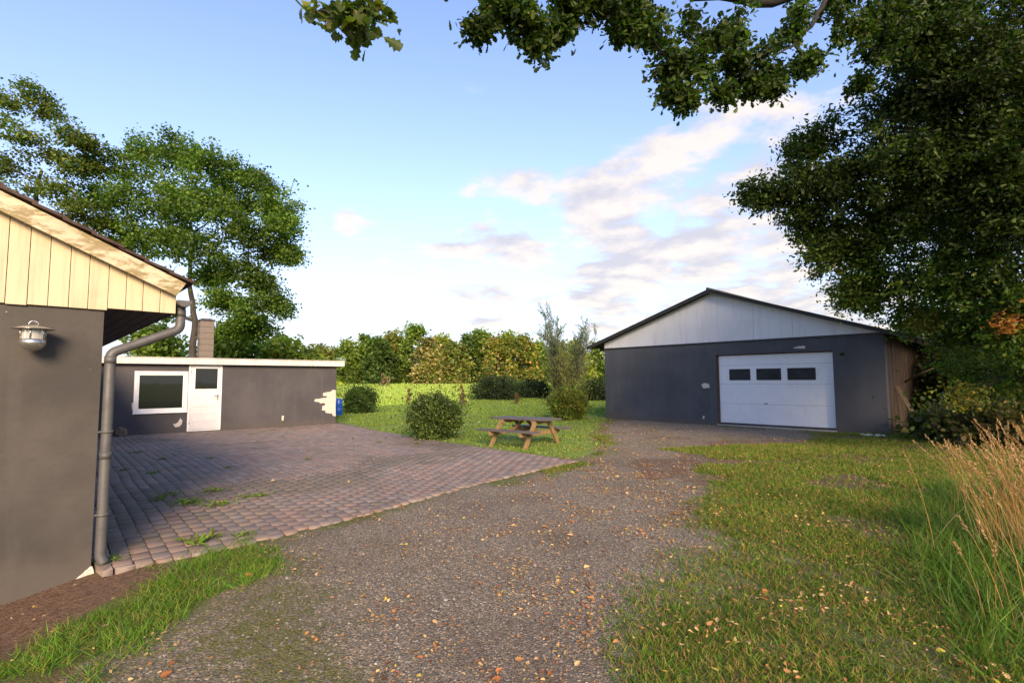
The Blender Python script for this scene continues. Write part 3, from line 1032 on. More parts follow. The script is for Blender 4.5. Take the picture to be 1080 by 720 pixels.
b.box(0.201, 0.225, -0.160, 4.4, ZAW - 0.03, ZAW + 0.155)
b.build('fascia', M['fascia'], rf, bevel=0.004)
b = MB(); b.box(AXL - 0.12, 0.245, -0.205, -0.135, ZAW + 0.158, ZAW + 0.176)
b.build('edge_strip', M['fascia'], rf, bevel=0.003)
# chimney of pale blocks
cx0 = AF.on(210.5, 360, 1.6)[0]; cx1 = AF.on(225.5, 360, 1.6)[0]; cz1 = AF.on(218, 341.5, 1.6)[1]
b = MB()
z = ZAW + 0.10; k = 0
while z < cz1 - 0.05:
    o_ = rr.uniform(-0.006, 0.006)
    b.box(cx0 + o_, cx1 + o_, 1.6, 1.6 + (cx1 - cx0), z, z + 0.195)
    b.box(cx0 + 0.012, cx1 - 0.012, 1.612, 1.588 + (cx1 - cx0), z + 0.195, z + 0.205)
    z += 0.205
b.build('chimney', M['block'], rf, bevel=0.006)
b = MB(); b.box(cx0 - 0.02, cx1 + 0.02, 1.58, 1.62 + (cx1 - cx0), z, z + 0.05)
b.box(cx0 + 0.05, cx1 - 0.05, 1.65, 1.55 + (cx1 - cx0), z + 0.05, z + 0.09)
b.build('chimney_cap', M['felt'], rf, bevel=0.004)


def frame_ring(b, x0, x1, z0, z1, y0, y1, t, tb=None):
    tb = tb or t
    b.box(x0, x0 + t, y0, y1, z0, z1); b.box(x1 - t, x1, y0, y1, z0, z1)
    b.box(x0 + t, x1 - t, y0, y1, z1 - t, z1); b.box(x0 + t, x1 - t, y0, y1, z0, z0 + tb)


b = MB(); frame_ring(b, wx0 + 0.004, wx1 - 0.004, wz0 + 0.004, wz1 - 0.004, -0.02, 0.06, 0.085)
frame_ring(b, wx0 + 0.09, wx1 - 0.09, wz0 + 0.09, wz1 - 0.09, 0.0, 0.05, 0.04)
win = b.build('window', M['white'], annex, bevel=0.005)
b = MB(); b.box(wx0 + 0.131, wx1 - 0.131, 0.025, 0.035, wz0 + 0.131, wz1 - 0.131); b.build('pane', M['glass'], win)
b = MB(); b.box(wx0 - 0.01, wx1 + 0.012, -0.055, -0.021, wz0 - 0.02, wz0 + 0.012); b.build('sill', M['white'], win, bevel=0.004)
b = MB(); b.prism(blob_patch(rr, [(wx1 + 0.002, wz0 + 0.02), (wx1 + 0.035, wz0 + 0.03), (wx1 + 0.03, wz0 + 0.55), (wx1 + 0.022, wz1 - 0.1), (wx1 + 0.002, wz1 - 0.1)], 0, 0.004, 4), -0.006, 0.004)
b.build('raw_timber_edge', M['bare_edge'], win)
# door: frame, leaf with upper pane and grooved lower boards
b = MB(); frame_ring(b, dx0 + 0.004, dx1 - 0.004, 0.034, dz1 - 0.004, -0.012, 0.08, 0.055, 0.03)
door = b.build('door_frame', M['white'], annex, bevel=0.004)
lx0, lx1, lz0, lz1 = dx0 + 0.062, dx1 - 0.062, 0.07, dz1 - 0.062
pz0 = AF.on(217, 410)[1]; pz1 = AF.on(217, 388.5)[1]
px0 = AF.on(206, 400)[0]; px1 = AF.on(229.5, 400)[0]
b = MB(); b.wall(lx0, lx1, lz0, lz1, 0.0, 0.045, [(px0, px1, pz0, pz1)])
leafd = b.build('door', M['annex_door'], annex)
b = MB()
z = lz0 + 0.015
while z < pz0 - 0.12:
    h_ = min(0.235, pz0 - 0.05 - z)
    b.box(lx0 + 0.09, lx1 - 0.09, -0.010, -0.002, z, z + h_ - 0.010); z += h_
b.build('door_boards', M['annex_door'], leafd, bevel=0.003)
b = MB(); b.box(px0 + 0.001, px1 - 0.001, 0.02, 0.028, pz0 + 0.001, pz1 - 0.001); b.build('pane', M['glass'], leafd)
b = MB(); frame_ring(b, px0 - 0.03, px1 + 0.03, pz0 - 0.03, pz1 + 0.03, -0.012, -0.001, 0.03); b.build('pane_frame', M['white'], leafd, bevel=0.003)
hz_ = AF.on(229, 417)[1]
b = MB(); b.tube(bend([(lx1 - 0.05, -0.002, hz_), (lx1 - 0.05, -0.055, hz_), (lx1 - 0.17, -0.055, hz_)], 0.015), 0.010, 10)
b.box(lx1 - 0.07, lx1 - 0.03, -0.009, -0.001, hz_ - 0.13, hz_ + 0.04)
b.build('door_handle', M['steel'], leafd)
for zz in (lz0 + 0.2, lz1 - 0.2):
    b = MB(); b.tube([(lx0 - 0.006, -0.017, zz), (lx0 - 0.006, -0.017, zz + 0.09)], 0.010, 8)
    b.build('hinge', M['steel'], leafd)
# door step, flakes of bare plaster
b = MB()
def flake(fr, pts, name, parent, jit=0.012, y=-0.005, sub=4):
    q = MB(); q.prism(blob_patch(rr, [fr.on(*p) for p in pts], 0, jit, sub), y, 0.006)
    return q.build(name, M['plaster'], parent)
flake(AF, [(354, 411), (349.5, 411.5), (349, 413.2), (341, 413.8), (340.5, 417.2), (345, 417.6), (344, 419.4), (332, 420.6), (331.5, 423.4), (337, 424), (337.5, 425), (343, 425), (342.5, 427.3), (340, 428), (339.5, 432.2), (343.5, 432.8), (343, 435), (350, 435.8), (351, 438.2), (354, 438.6)], 'bare_plaster', annex, 0.010, -0.006, 3)
flake(AF, [(182.5, 447), (187, 446), (190, 440.5), (192.5, 443.5), (192, 447), (188, 450), (184, 450)], 'bare_plaster', annex, 0.012, -0.0055, 3)
flake(AF, [(138.5, 425), (141, 424), (141, 432), (139.5, 434)], 'bare_plaster', annex, 0.008, -0.0055, 3)
flake(AF, [(297, 438.5), (299.5, 438), (299, 443), (297.5, 443.5)], 'bare_plaster', annex, 0.008, -0.0055, 3)

# ------------------------------------------------------------------ garage on the right
garage = thing('garage', GF.w(0, 0), GF.a, 'wide dark grey garage with white gable and a white sectional door', 'garage')
gzl = GF.on(637, 367)[1]; gzr = GF.on(937, 349.5)[1]
GZW = 0.5 * (gzl + gzr)
print('GARAGE', GW, gzl, gzr, GF.on(745, 303, -0.3), GF.on(617, 365, -0.3), GF.on(959, 352, -0.3), 'door', GF.on(755, 374), GF.on(878, 370), GF.on(757, 446), GF.on(882, 455))
gd = [GF.on(755, 374), GF.on(878, 370), GF.on(757, 446), GF.on(882, 455.5)]
gx0 = 0.5 * (gd[0][0] + gd[2][0]); gx1 = 0.5 * (gd[1][0] + gd[3][0]); gz1 = 0.5 * (gd[0][1] + gd[1][1]); gz0 = 0.06
GD = 10.0
b = MB()
b.wall(0, GW, -0.25, GZW, 0, 0.25, [(gx0, gx1, gz0, gz1)])
b.build('front_wall', M['garage_wall'], garage)
b = MB()
x = 0.25
while x < GD - 0.01:                                    # right side: upright old boards
    w_ = min(rr.uniform(0.13, 0.19), GD - x)
    b.box(GW - 0.16, GW - 0.02 - rr.uniform(0.0, 0.012), x + 0.003, x + w_ - 0.003, -0.2, GZW - 0.02)
    x += w_
b.build('side_boards', M['side_wall'], garage)
b = MB()
b.box(0, 0.2, 0.25, GD, -0.2, GZW); b.box(0.2, GW - 0.2, GD - 0.2, GD, -0.2, GZW)
b.build('back_wall', M['garage_wall'], garage)
ga = GF.on(746, 305, -0.3); gel = GF.on(618, 366, -0.3); ger = GF.on(959, 352.5, -0.3)
xa, zap = ga
# both slopes share the pitch; eaves from the photograph
sl = (zap - gel[1]) / (xa - gel[0]); sr = (zap - ger[1]) / (ger[0] - xa)
print('roof', ga, gel, ger, sl, sr)
# gable sheets
b = MB()
seams = [0.02, 0.35 * xa, 0.72 * xa, 1.02 * xa, 1.32 * xa, 1.62 * xa, GW - 0.02]
zr_ = lambda x: (zap - (xa - x) * sl if x < xa else zap - (x - xa) * sr) - 0.10
lo = GZW - 0.02
sx_ = [0.0] + [s for s in (1.25, 2.45, 3.65, 4.85, 6.05, 7.25, 8.45) if s < GW - 0.3] + [GW]
for a_, c_ in zip(sx_[:-1], sx_[1:]):
    a1 = a_ + 0.003; c1 = c_ - 0.003
    if a1 < xa < c1:
        b.prism([(a1, lo), (c1, lo), (c1, zr_(c1)), (xa, zr_(xa)), (a1, zr_(a1))], -0.022, 0.0 - 0.003)
    else:
        b.prism([(a1, lo), (c1, lo), (c1, max(zr_(c1), lo + 0.01)), (a1, max(zr_(a1), lo + 0.01))], -0.022, -0.003)
b.build('gable_sheets', M['gable_white'], garage)
b = MB(); b.prism([(0.0, GZW + 0.001), (GW, GZW + 0.001), (GW, zr_(GW)), (xa, zr_(xa)), (0, zr_(0))], 0.0, 0.05); b.build('gable_backing', M['soffit'], garage)
b = MB(); b.box(0, GW + 0.01, -0.034, -0.024, GZW - 0.055, GZW - 0.012); b.build('drip_strip', M['black'], garage)
# corrugated sheets
yy = np.arange(-0.30, GD + 0.3, 0.0295)
wv = 0.022 * np.sin(2 * math.pi * yy / 0.177)
Vv = []; Ff = []
for (xe, s_) in ((gel[0], sl), (ger[0], sr)):
    nseg = 14
    tt = np.linspace(0, 1, nseg + 1)
    for side in (0, 1):
        base = len(Vv)
        for t in tt:
            x_ = xa + (xe - xa) * t; z_ = zap - abs(x_ - xa) * s_
            step_ = -0.012 * (int(t * 6 - 1e-6) % 2)
            for y_, w_ in zip(yy, wv): Vv.append((x_, y_, z_ + w_ - 0.016 * side - 0.02 + step_ * 0))
        n_ = len(yy)
        for i in range(nseg):
            for j in range(n_ - 1):
                q = [base + i * n_ + j, base + i * n_ + j + 1, base + (i + 1) * n_ + j + 1, base + (i + 1) * n_ + j]
                Ff.append(q)
        for i in range(nseg):
            if side == 1:
                a_ = base + i * n_; c_ = a_ - (nseg + 1) * n_
                Ff.append([a_, a_ + n_, c_ + n_, c_])
groof = np_mesh('roof', Vv, Ff, M['eternit'], garage, None, False)
b = MB()
for (xe, s_) in ((gel[0] + 0.03, sl), (ger[0] - 0.03, sr)):
    b.prism([(xa, zap - 0.045), (xe, zap - abs(xe - xa) * s_ - 0.045), (xe, zap - abs(xe - xa) * s_ - 0.125), (xa, zap - 0.125)], -0.27, -0.245)
b.build('verge_board', M['black_wood'], groof)
b = MB(); b.tube([(xa, -0.31, zap + 0.012), (xa, GD + 0.3, zap + 0.012)], 0.055, 12); b.build('ridge', M['eternit'], groof)
for k in range(9):
    y_ = 0.6 + k * 1.1
    b = MB()
    for (xe, s_) in ((gel[0] + 0.05, sl), (ger[0] - 0.05, sr)):
        b.beam((xa, y_, zap - 0.16), (xe, y_, zap - abs(xe - xa) * s_ - 0.13), 0.06, 0.12)
    b.build('rafter', M['soffit'], garage)
# sectional door in its recess
gdo = None
fr_t = 0.05
b = MB()
b.box(gx0 + 0.002, gx0 + fr_t, 0.10, 0.19, gz0 + 0.002, gz1 - 0.002); b.box(gx1 - 0.02, gx1 - 0.002, 0.10, 0.19, gz0 + 0.002, gz1 - 0.002)
b.box(gx0 + fr_t, gx1 - 0.02, 0.10, 0.19, gz1 - 0.03, gz1 - 0.002)
gfr = b.build('door_frame', M['rust'], garage)
dz0, dz1_ = gz0 + 0.03, gz1 - 0.034; dxa, dxb = gx0 + fr_t + 0.003, gx1 - 0.023
H_ = dz1_ - dz0
cuts = [0, 0.285, 0.575, 0.855, 1.0]
Wd = dxb - dxa
wins = [(0.10, 0.302), (0.357, 0.577), (0.63, 0.862)]
secs = []
for i in range(4):
    z0 = dz0 + H_ * cuts[i] + 0.003; z1 = dz0 + H_ * cuts[i + 1] - 0.003
    b = MB()
    holes = []
    if i == 2:
        holes = [(dxa + Wd * a_, dxa + Wd * c_, z0 + (z1 - z0) * 0.20, z0 + (z1 - z0) * 0.80) for a_, c_ in wins]
    b.wall(dxa, dxb, z0, z1, 0.115, 0.155, holes)
    s_ = b.build('door_section', M['sectional'], garage)
    secs.append(s_)
    # pressed horizontal ribs
    b = MB()
    nr = 5 if i < 3 else 2
    if i != 2:
        for k in range(nr):
            zz0 = z0 + (z1 - z0) * (k + 0.08) / nr; zz1 = z0 + (z1 - z0) * (k + 0.92) / nr
            b.box(dxa + 0.03, dxb - 0.03, 0.1115, 0.1145, zz0, zz1)
        b.build('ribs', M['sectional'], s_, bevel=0.002)
    for (a_, c_, e_, f_) in holes:
        b = MB(); frame_ring(b, a_ + 0.001, c_ - 0.001, e_ + 0.001, f_ - 0.001, 0.104, 0.15, 0.032)
        wn = b.build('window', M['black'], s_, bevel=0.006)
        b = MB(); b.box(a_ + 0.034, c_ - 0.034, 0.125, 0.130, e_ + 0.034, f_ - 0.034)
        b.build('pane', M['dim_glass'], wn)
b = MB(); b.box(dxa, dxb, 0.113, 0.157, gz0 + 0.004, dz0); b.build('rubber_seal', M['black'], secs[0])
b = MB(); b.tube([(dxa + Wd * 0.42, 0.105, dz0 + H_ * 0.285 + 0.03), (dxa + Wd * 0.45, 0.105, dz0 + H_ * 0.285 + 0.03)], 0.012, 8); b.build('door_handle', M['black'], secs[1])
b = MB(); b.box(gx0 - 0.02, gx1 + 0.02, -0.06, 0.25, -0.1, 0.035); b.build('threshold', M['concrete'], garage, bevel=0.01)
flake(GF, [(740, 406), (743, 404), (748, 405), (748, 408.5), (742, 409)], 'bare_plaster', garage, 0.02, -0.005, 3)
flake(GF, [(836, 367), (842, 364.5), (848.5, 365), (849.5, 367.8)], 'bare_plaster', garage, 0.015, -0.005, 3)
flake(GF, [(741.3, 438.5), (743, 438), (743, 441.5), (741.5, 441.5)], 'bare_plaster', garage, 0.008, -0.005, 3)

# ------------------------------------------------------------------ picnic table on the grass
f0 = at(554, 474); f1 = at(588, 467); f2 = at(516, 470.5)
pf = 0.5 * (f0 + f1); ax = (f2 - f0); ax = ax / np.linalg.norm(ax)      # along the table, away from the near frame
TA = math.atan2(ax[1], ax[0])
TC = pf + ax * 0.50
SPR = float(np.hypot(*(f1 - f0)[:2]))
table = thing('picnic_table', (TC[0], TC[1], 0), TA, 'wooden picnic table with two fixed benches on the lawn beside the paving', 'picnic table')
TH = 0.655; TL = 0.84
rr = random.Random(12)
b = MB()
for k in range(5):
    y0 = -0.345 + k * 0.139
    b.box(-TL - rr.uniform(-0.01, 0.012), TL + rr.uniform(-0.01, 0.012), y0, y0 + 0.130, TH - 0.038, TH + rr.uniform(-0.002, 0.002))
b.build('tabletop', M['table_top'], table, bevel=0.004)
for s in (-1, 1):
    b = MB()
    for k in range(2):
        y0 = s * 0.70 - 0.135 + k * 0.138
        b.box(-TL - rr.uniform(-0.01, 0.012), TL + rr.uniform(-0.01, 0.012), y0, y0 + 0.130, 0.365, 0.402)
    b.build('bench', M['table_top'], table, bevel=0.004)
for ex in (-0.50, 0.50):
    for s in (-1, 1):
        b = MB()
        b.beam((ex, s * SPR / 2, -0.06), (ex, s * 0.26, TH - 0.04), 0.105, 0.05, (1, 0, 0))
        b.build('leg', M['table_leg'], table, bevel=0.004)
    sx = 0.052 if ex < 0 else -0.052
    b = MB(); b.box(ex + sx - 0.022, ex + sx + 0.022, -0.83, 0.83, 0.268, 0.362); b.build('bench_support', M['table_leg'], table, bevel=0.004)
    b = MB(); b.box(ex + sx - 0.022, ex + sx + 0.022, -0.34, 0.34, TH - 0.125, TH - 0.041); b.build('top_support', M['table_leg'], table, bevel=0.004)
    b = MB(); b.beam((ex + sx * 1.9, 0, 0.32), (0.05 * (1 if ex > 0 else -1), 0, TH - 0.05), 0.07, 0.04, (0, 1, 0)); b.build('brace', M['table_leg'], table, bevel=0.003)

# ------------------------------------------------------------------ small things
q = at(357, 438)
drum = thing('drum', (q[0], q[1], 0), 0.3, 'small blue plastic drum at the right corner of the low outbuilding', 'drum')
q2 = at_depth(357, 420, float(q[1]))
DH = max(0.5, q2[2]); DR = 0.17
b = MB(); b.lathe([(0, 0.0), (DR * 0.93, 0.0), (DR, 0.02), (DR, DH * 0.28), (DR * 1.05, DH * 0.31), (DR, DH * 0.34), (DR, DH * 0.64), (DR * 1.05, DH * 0.67), (DR, DH * 0.70), (DR * 0.98, DH * 0.9), (DR * 0.80, DH * 0.965), (DR * 0.55, DH * 0.975)], (0, 0, 0), 28)
b.build('body', M['blue'], drum)
b = MB(); b.lathe([(DR * 0.52, DH * 0.975), (DR * 0.52, DH * 1.01), (DR * 0.45, DH * 1.015), (0, DH * 1.015)], (0, 0, 0), 24); b.build('lid', M['blue'], drum)


def rock(name, loc, sx, sy, sz, mat, label, cat, seed, group=None, sub=3):
    bm = bmesh.new(); bmesh.ops.create_icosphere(bm, subdivisions=sub, radius=1.0)
    rg = np.random.default_rng(seed)
    pl = rg.normal(0, 1, (9, 3)); pl /= np.linalg.norm(pl, axis=1)[:, None]; dd = rg.uniform(0.62, 0.9, 9)
    for v in bm.verts:
        p = np.array(v.co)
        for n_, d_ in zip(pl, dd):
            e_ = p @ n_ - d_
            if e_ > 0: p = p - n_ * e_
        p *= 1 + 0.05 * math.sin(7 * p[0] + 5 * p[1] + seed) + 0.03 * math.sin(13 * p[2] + seed)
        v.co = (p[0] * sx, p[1] * sy, p[2] * sz)
    me = bpy.data.meshes.new(name); bm.to_mesh(me); bm.free(); me.materials.append(mat)
    o_ = bpy.data.objects.new(name, me); o_.location = loc; link(o_)
    return tag(o_, label, cat, group)


q = AF.w(AF.on(127, 456)[0], -0.22)
rock('stone', (q[0], q[1], 0.12), 0.17, 0.13, 0.20, M['stone'], 'brown upright stone against the outbuilding wall left of its window', 'stone', 4)
for k, (u_, v_, w_) in enumerate([(916, 459.5, 0.17), (926, 460, 0.11), (931, 460.2, 0.10), (909, 459, 0.08)]):
    q = at(u_, v_)
    lab = ['largest pale flat rubble lump at the foot of the garage corner', 'pale rubble lump just right of the largest lump by the garage corner', 'rightmost pale rubble lump at the garage corner', 'leftmost small pale rubble lump by the garage wall'][k]
    rock('rubble', (q[0], q[1], 0.01), w_, 0.10, 0.05, M['rubble'], lab, 'rubble', 20 + k, 'rubble by the garage corner', 2)

# plank leaning against the side of the garage
a_ = GF.w(GW + 0.62, 1.35, -0.05); c_ = GF.w(GW + 0.02, 1.15, 1.35)
pk = thing('plank', (a_[0], a_[1], 0), 0, 'grey weathered plank leaning on the brown garage side', 'plank')
b = MB(); b.beam((0, 0, -0.05), tuple(c_ - np.array([a_[0], a_[1], 0])), 0.10, 0.025, (0.6, 0.7, 0)); b.build('board', M['grey_wood'], pk, bevel=0.003)
a_ = GF.w(GW + 0.05, 2.2, 1.45); c_ = GF.w(GW + 0.85, 1.6, 1.85)
b = MB(); b.tube([tuple(a_), tuple(0.5 * (a_ + c_) + np.array([0, 0, 0.04])), tuple(c_)], [0.035, 0.03, 0.018], 8)
b.v = [(x - a_[0], y - a_[1], z) for x, y, z in b.v]
o_ = b.build('broken_branch', M['grey_wood']); o_.location = (a_[0], a_[1], 0)
tag(o_, 'bare broken branch caught against the brown garage side', 'branch')

# pale pole lying on the ground behind the dry grass
a_ = at(1012, 469); c_ = at(1066, 466.5)
d_ = (c_ - a_)
pl_o = thing('pole', (a_[0], a_[1], 0), 0, 'pale straight pole lying on blocks behind the dry grass', 'pole')
b = MB(); b.tube([(0, 0, 0.12), (d_[0] * 1.5, d_[1] * 1.5, 0.12)], 0.05, 14); b.build('tube', M['pole'], pl_o)
for t in (0.2, 1.25):
    b = MB(); b.box(d_[0] * t - 0.12, d_[0] * t + 0.12, d_[1] * t - 0.1, d_[1] * t + 0.1, -0.05, 0.07)
    b.build('block', M['stone'], pl_o, bevel=0.008)

q = at(624, 417)
post = thing('post', (q[0], q[1], 0), 0.2, 'short white post standing in the grass left of the garage', 'post')
b = MB(); b.tube([(0, 0, -0.1), (0, 0, 1.0)], 0.05, 12); b.build('shaft', M['white'], post)
b = MB(); b.lathe([(0.055, 0), (0.055, 0.04), (0.0, 0.07)], (0, 0, 1.0), 12); b.build('cap', M['white'], post)

# ------------------------------------------------------------------ vegetation builders
LEAF_Q = (np.array([(0, 0, 0), (0.36, 0.38, 0.06), (0.26, 0.78, 0.03), (0, 1, -0.06), (-0.26, 0.78, 0.03), (-0.36, 0.38, 0.06)], float), np.array([(0, 1, 2, 3), (0, 3, 4, 5)]))
_o = [(0.05, 0.10), (0.16, 0.22), (0.11, 0.32), (0.27, 0.45), (0.17, 0.55), (0.33, 0.70), (0.20, 0.78), (0.20, 0.93)]
_ov = [(0, 0, 0), (0, 1.0, -0.08)] + [(x, y, 0.18 * x) for x, y in _o] + [(-x, y, 0.18 * x) for x, y in _o]
LEAF_OAK = (np.array(_ov, float), np.array([(0, 2, 3, 4, 5, 6, 7, 8, 9, 1), (0, 1, 17, 16, 15, 14, 13, 12, 11, 10)]))
BLADE = (np.array([(-0.5, 0, 0), (0.5, 0, 0), (0.38, 0.5, 0.06), (-0.38, 0.5, 0.06), (0.06, 1, 0.24), (-0.06, 1, 0.24)], float), np.array([(0, 1, 2, 3), (3, 2, 4, 5)]))


def unit(v):
    return v / (np.linalg.norm(v, axis=-1, keepdims=True) + 1e-9)


def leaves(pos, size, rng, tmpl=LEAF_Q, aspect=1.0, up=0.5, droop=0.2, curl=0.25, dirs=None, nrm=None):
    """instances a leaf template as one vertex / face array"""
    n = len(pos)
    if dirs is None:
        dirs = rng.normal(0, 1, (n, 3)); dirs[:, 2] = dirs[:, 2] * 0.6 - droop
    dirs = unit(dirs)
    if nrm is None:
        nrm = rng.normal(0, 1, (n, 3)); nrm[:, 2] += up * 2
    s = unit(np.cross(dirs, nrm)); t = np.cross(s, dirs)
    T, Fc = tmpl
    size = np.broadcast_to(size, (n,))
    w = size * aspect
    cz = rng.uniform(-curl, curl, n) + 1.0
    V = (pos[:, None] + s[:, None] * (T[None, :, 0, None] * w[:, None, None]) + dirs[:, None] * (T[None, :, 1, None] * size[:, None, None])
         + t[:, None] * (T[None, :, 2, None] * (size * cz)[:, None, None]))
    Fa = (np.arange(n)[:, None, None] * len(T) + Fc[None]).reshape(-1, Fc.shape[1])
    return V.reshape(-1, 3), Fa


def tubes(paths, sides=6):
    """many tapered limbs as one vertex / face array"""
    VV = []; FF = []; base = 0
    ang = np.arange(sides) * 2 * math.pi / sides
    ca = np.cos(ang); sa = np.sin(ang)
    k = np.arange(sides); k2 = (k + 1) % sides
    for pts, rad in paths:
        pts = np.asarray(pts, float); n = len(pts)
        d = np.gradient(pts, axis=0); d = unit(d)
        ref = np.array([0.31, 0.77, 0.55]) if abs(d[0] @ np.array([0.31, 0.77, 0.55])) < 0.9 else np.array([1.0, 0, 0])
        s = unit(np.cross(d, ref)); t = np.cross(s, d)
        ring = pts[:, None] + (s[:, None] * ca[None, :, None] + t[:, None] * sa[None, :, None]) * np.asarray(rad)[:, None, None]
        VV.append(ring.reshape(-1, 3))
        i = np.arange(n - 1)[:, None] * sides + base
        FF.append(np.stack([i + k, i + k2, i + sides + k2, i + sides + k], -1).reshape(-1, 4))
        base += n * sides
    return np.concatenate(VV), np.concatenate(FF)


def bez(a, b_, c, n):
    t = np.linspace(0, 1, n)[:, None]
    return a * (1 - t) ** 2 + 2 * b_ * t * (1 - t) + c * t * t


def wobble(p, rng, amp):
    q = p.copy(); n = len(p)
    if n > 2:
        w = rng.normal(0, amp, (n, 3)); w[0] = 0
        q += w
    return q


def colours(n, pal, rng, wts=None, jit=0.25, per=6):
    pal = np.array(pal); w = None if wts is None else np.array(wts) / np.sum(wts)
    c = pal[rng.choice(len(pal), n, p=w)] * rng.uniform(1 - jit, 1 + jit, (n, 1))
    return np.repeat(c, per, 0)


def lobe(u, v, dep, rpx, flat=0.85, pal=None, dens=1.0, deep=1.0):
    c = at_depth(u, v, dep); r = rpx / F_PX * dep
    return dict(c=c, r=np.array([r, r * deep, r * flat]), pal=pal, dens=dens)


def tree(name, base, trunk, r0, lobes, label, cat, rng, sub=9, clump=26, cr=0.35, leaf=0.09, tmpl=LEAF_Q, pal=None, wts=None, bark='bark_alder',
         extra=(), group=None, aspect=1.0, up=0.5, droop=0.2, twig_r=0.012, inner=0.55, flatz=0.7, leafmat='leaf'):
    """trunk with limbs grown towards foliage masses; leaves in clumps round the twig ends"""
    base = np.asarray(base, float)
    tp = np.array([base + np.array(p) for p in trunk], float)
    tt = np.linspace(0, 1, len(tp)); ts = np.linspace(0, 1, 4 * len(tp))
    tp = np.stack([np.interp(ts, tt, tp[:, i]) for i in range(3)], 1)
    tp[1:] += rng.normal(0, r0 * 0.15, (len(tp) - 1, 3))
    trad = r0 * (1 - 0.72 * ts) ; trad[0] *= 1.45; trad[1] *= 1.12
    paths = [(tp, trad)]
    sk = [(p, r) for p, r in zip(tp[2:], trad[2:])]
    for e, er in extra:
        e = np.array(e, float); e_t = np.linspace(0, 1, len(e)); es = np.linspace(0, 1, 4 * len(e))
        ep = np.stack([np.interp(es, e_t, e[:, i]) for i in range(3)], 1); ep[1:] += rng.normal(0, er * 0.35, (len(ep) - 1, 3))
        rd = er * (1 - 0.8 * es)
        paths.append((ep, rd)); sk += [(p, r) for p, r in zip(ep, rd)]
    SZ = []
    order = sorted(lobes, key=lambda l: np.linalg.norm(l['c'] - tp[len(tp) // 2]))
    P = []; C = []
    for L in order:
        c = L['c']; r = L['r']
        SKP = np.array([s[0] for s in sk]); SKR = np.array([s[1] for s in sk])
        d = np.linalg.norm(SKP - c, axis=1) + np.maximum(SKP[:, 2] - c[2] + 0.3 * r[0], 0) * 0.8
        j = int(np.argmin(d)); st = SKP[j]
        ln = np.linalg.norm(c - st)
        n = 7
        mid = 0.5 * (st + c) + np.array([0, 0, 0.12 * ln]) + rng.normal(0, 0.06 * ln, 3)
        lp = wobble(bez(st, mid, c, n), rng, 0.015 * ln)
        lr = min(SKR[j] * 0.72, 0.022 * ln + 0.03 + 0.02 * r[0])
        lrad = np.linspace(lr, lr * 0.38, n)
        paths.append((lp, lrad)); sk += [(p, q) for p, q in zip(lp[1:], lrad[1:])]
        lsh = rng.uniform(0.72, 1.32)  # lit clumps and dark voids put into leaf colour, at random per lobe
        ns = max(3, int(sub * L['dens']))
        for k in range(ns):
            u_ = unit(rng.normal(0, 1, 3)); u_ = u_ * (rng.uniform(0, 1) ** inner)
            tg = c + u_ * r
            i0 = rng.integers(max(1, n // 3), n)
            s0 = lp[i0]; l2 = np.linalg.norm(tg - s0)
            mid = 0.5 * (s0 + tg) + np.array([0, 0, 0.10 * l2]) + rng.normal(0, 0.08 * l2, 3)
            sp = wobble(bez(s0, mid, tg, 6), rng, 0.02 * l2)
            sr_ = max(twig_r, lrad[i0] * 0.45)
            paths.append((sp, np.linspace(sr_, twig_r * 0.45, 6)))
            for f_, wt in ((5, 1.0), (4, 0.7), (3, 0.35)):
                m_ = max(1, int(L.get('clump', clump) * wt * rng.uniform(0.6, 1.4)))
                q = sp[f_] + rng.normal(0, 1, (m_, 3)) * np.array([1, 1, flatz]) * L.get('cr', cr) * rng.uniform(0.6, 1.15)
                P.append(q); SZ.append(np.full(m_, L.get('leaf', leaf)))
                shade = rng.uniform(0.65, 1.38) * lsh
                cc = np.array(L['pal'] or pal); ww = None if (wts is None or L['pal']) else np.array(wts) / np.sum(wts)
                C.append(cc[rng.choice(len(cc), m_, p=ww)] * shade)
    P = np.concatenate(P); C = np.concatenate(C) * rng.uniform(0.75, 1.25, (len(P), 1))
    if isinstance(tmpl, str): tmpl = LEAF_Q
    sz = np.concatenate(SZ) * rng.uniform(0.5, 1.35, len(P))
    o_ = thing(name, tuple(base), 0, label, cat, group)
    V, Fc = tubes(paths, 7)
    np_mesh('trunk', V - base, Fc, M[bark], o_, None, True)
    V, Fc = leaves(P, sz, rng, tmpl, aspect, up, droop)
    np_mesh('crown', V - base, Fc, M[leafmat], o_, np.repeat(C, len(tmpl[0]), 0))
    return o_


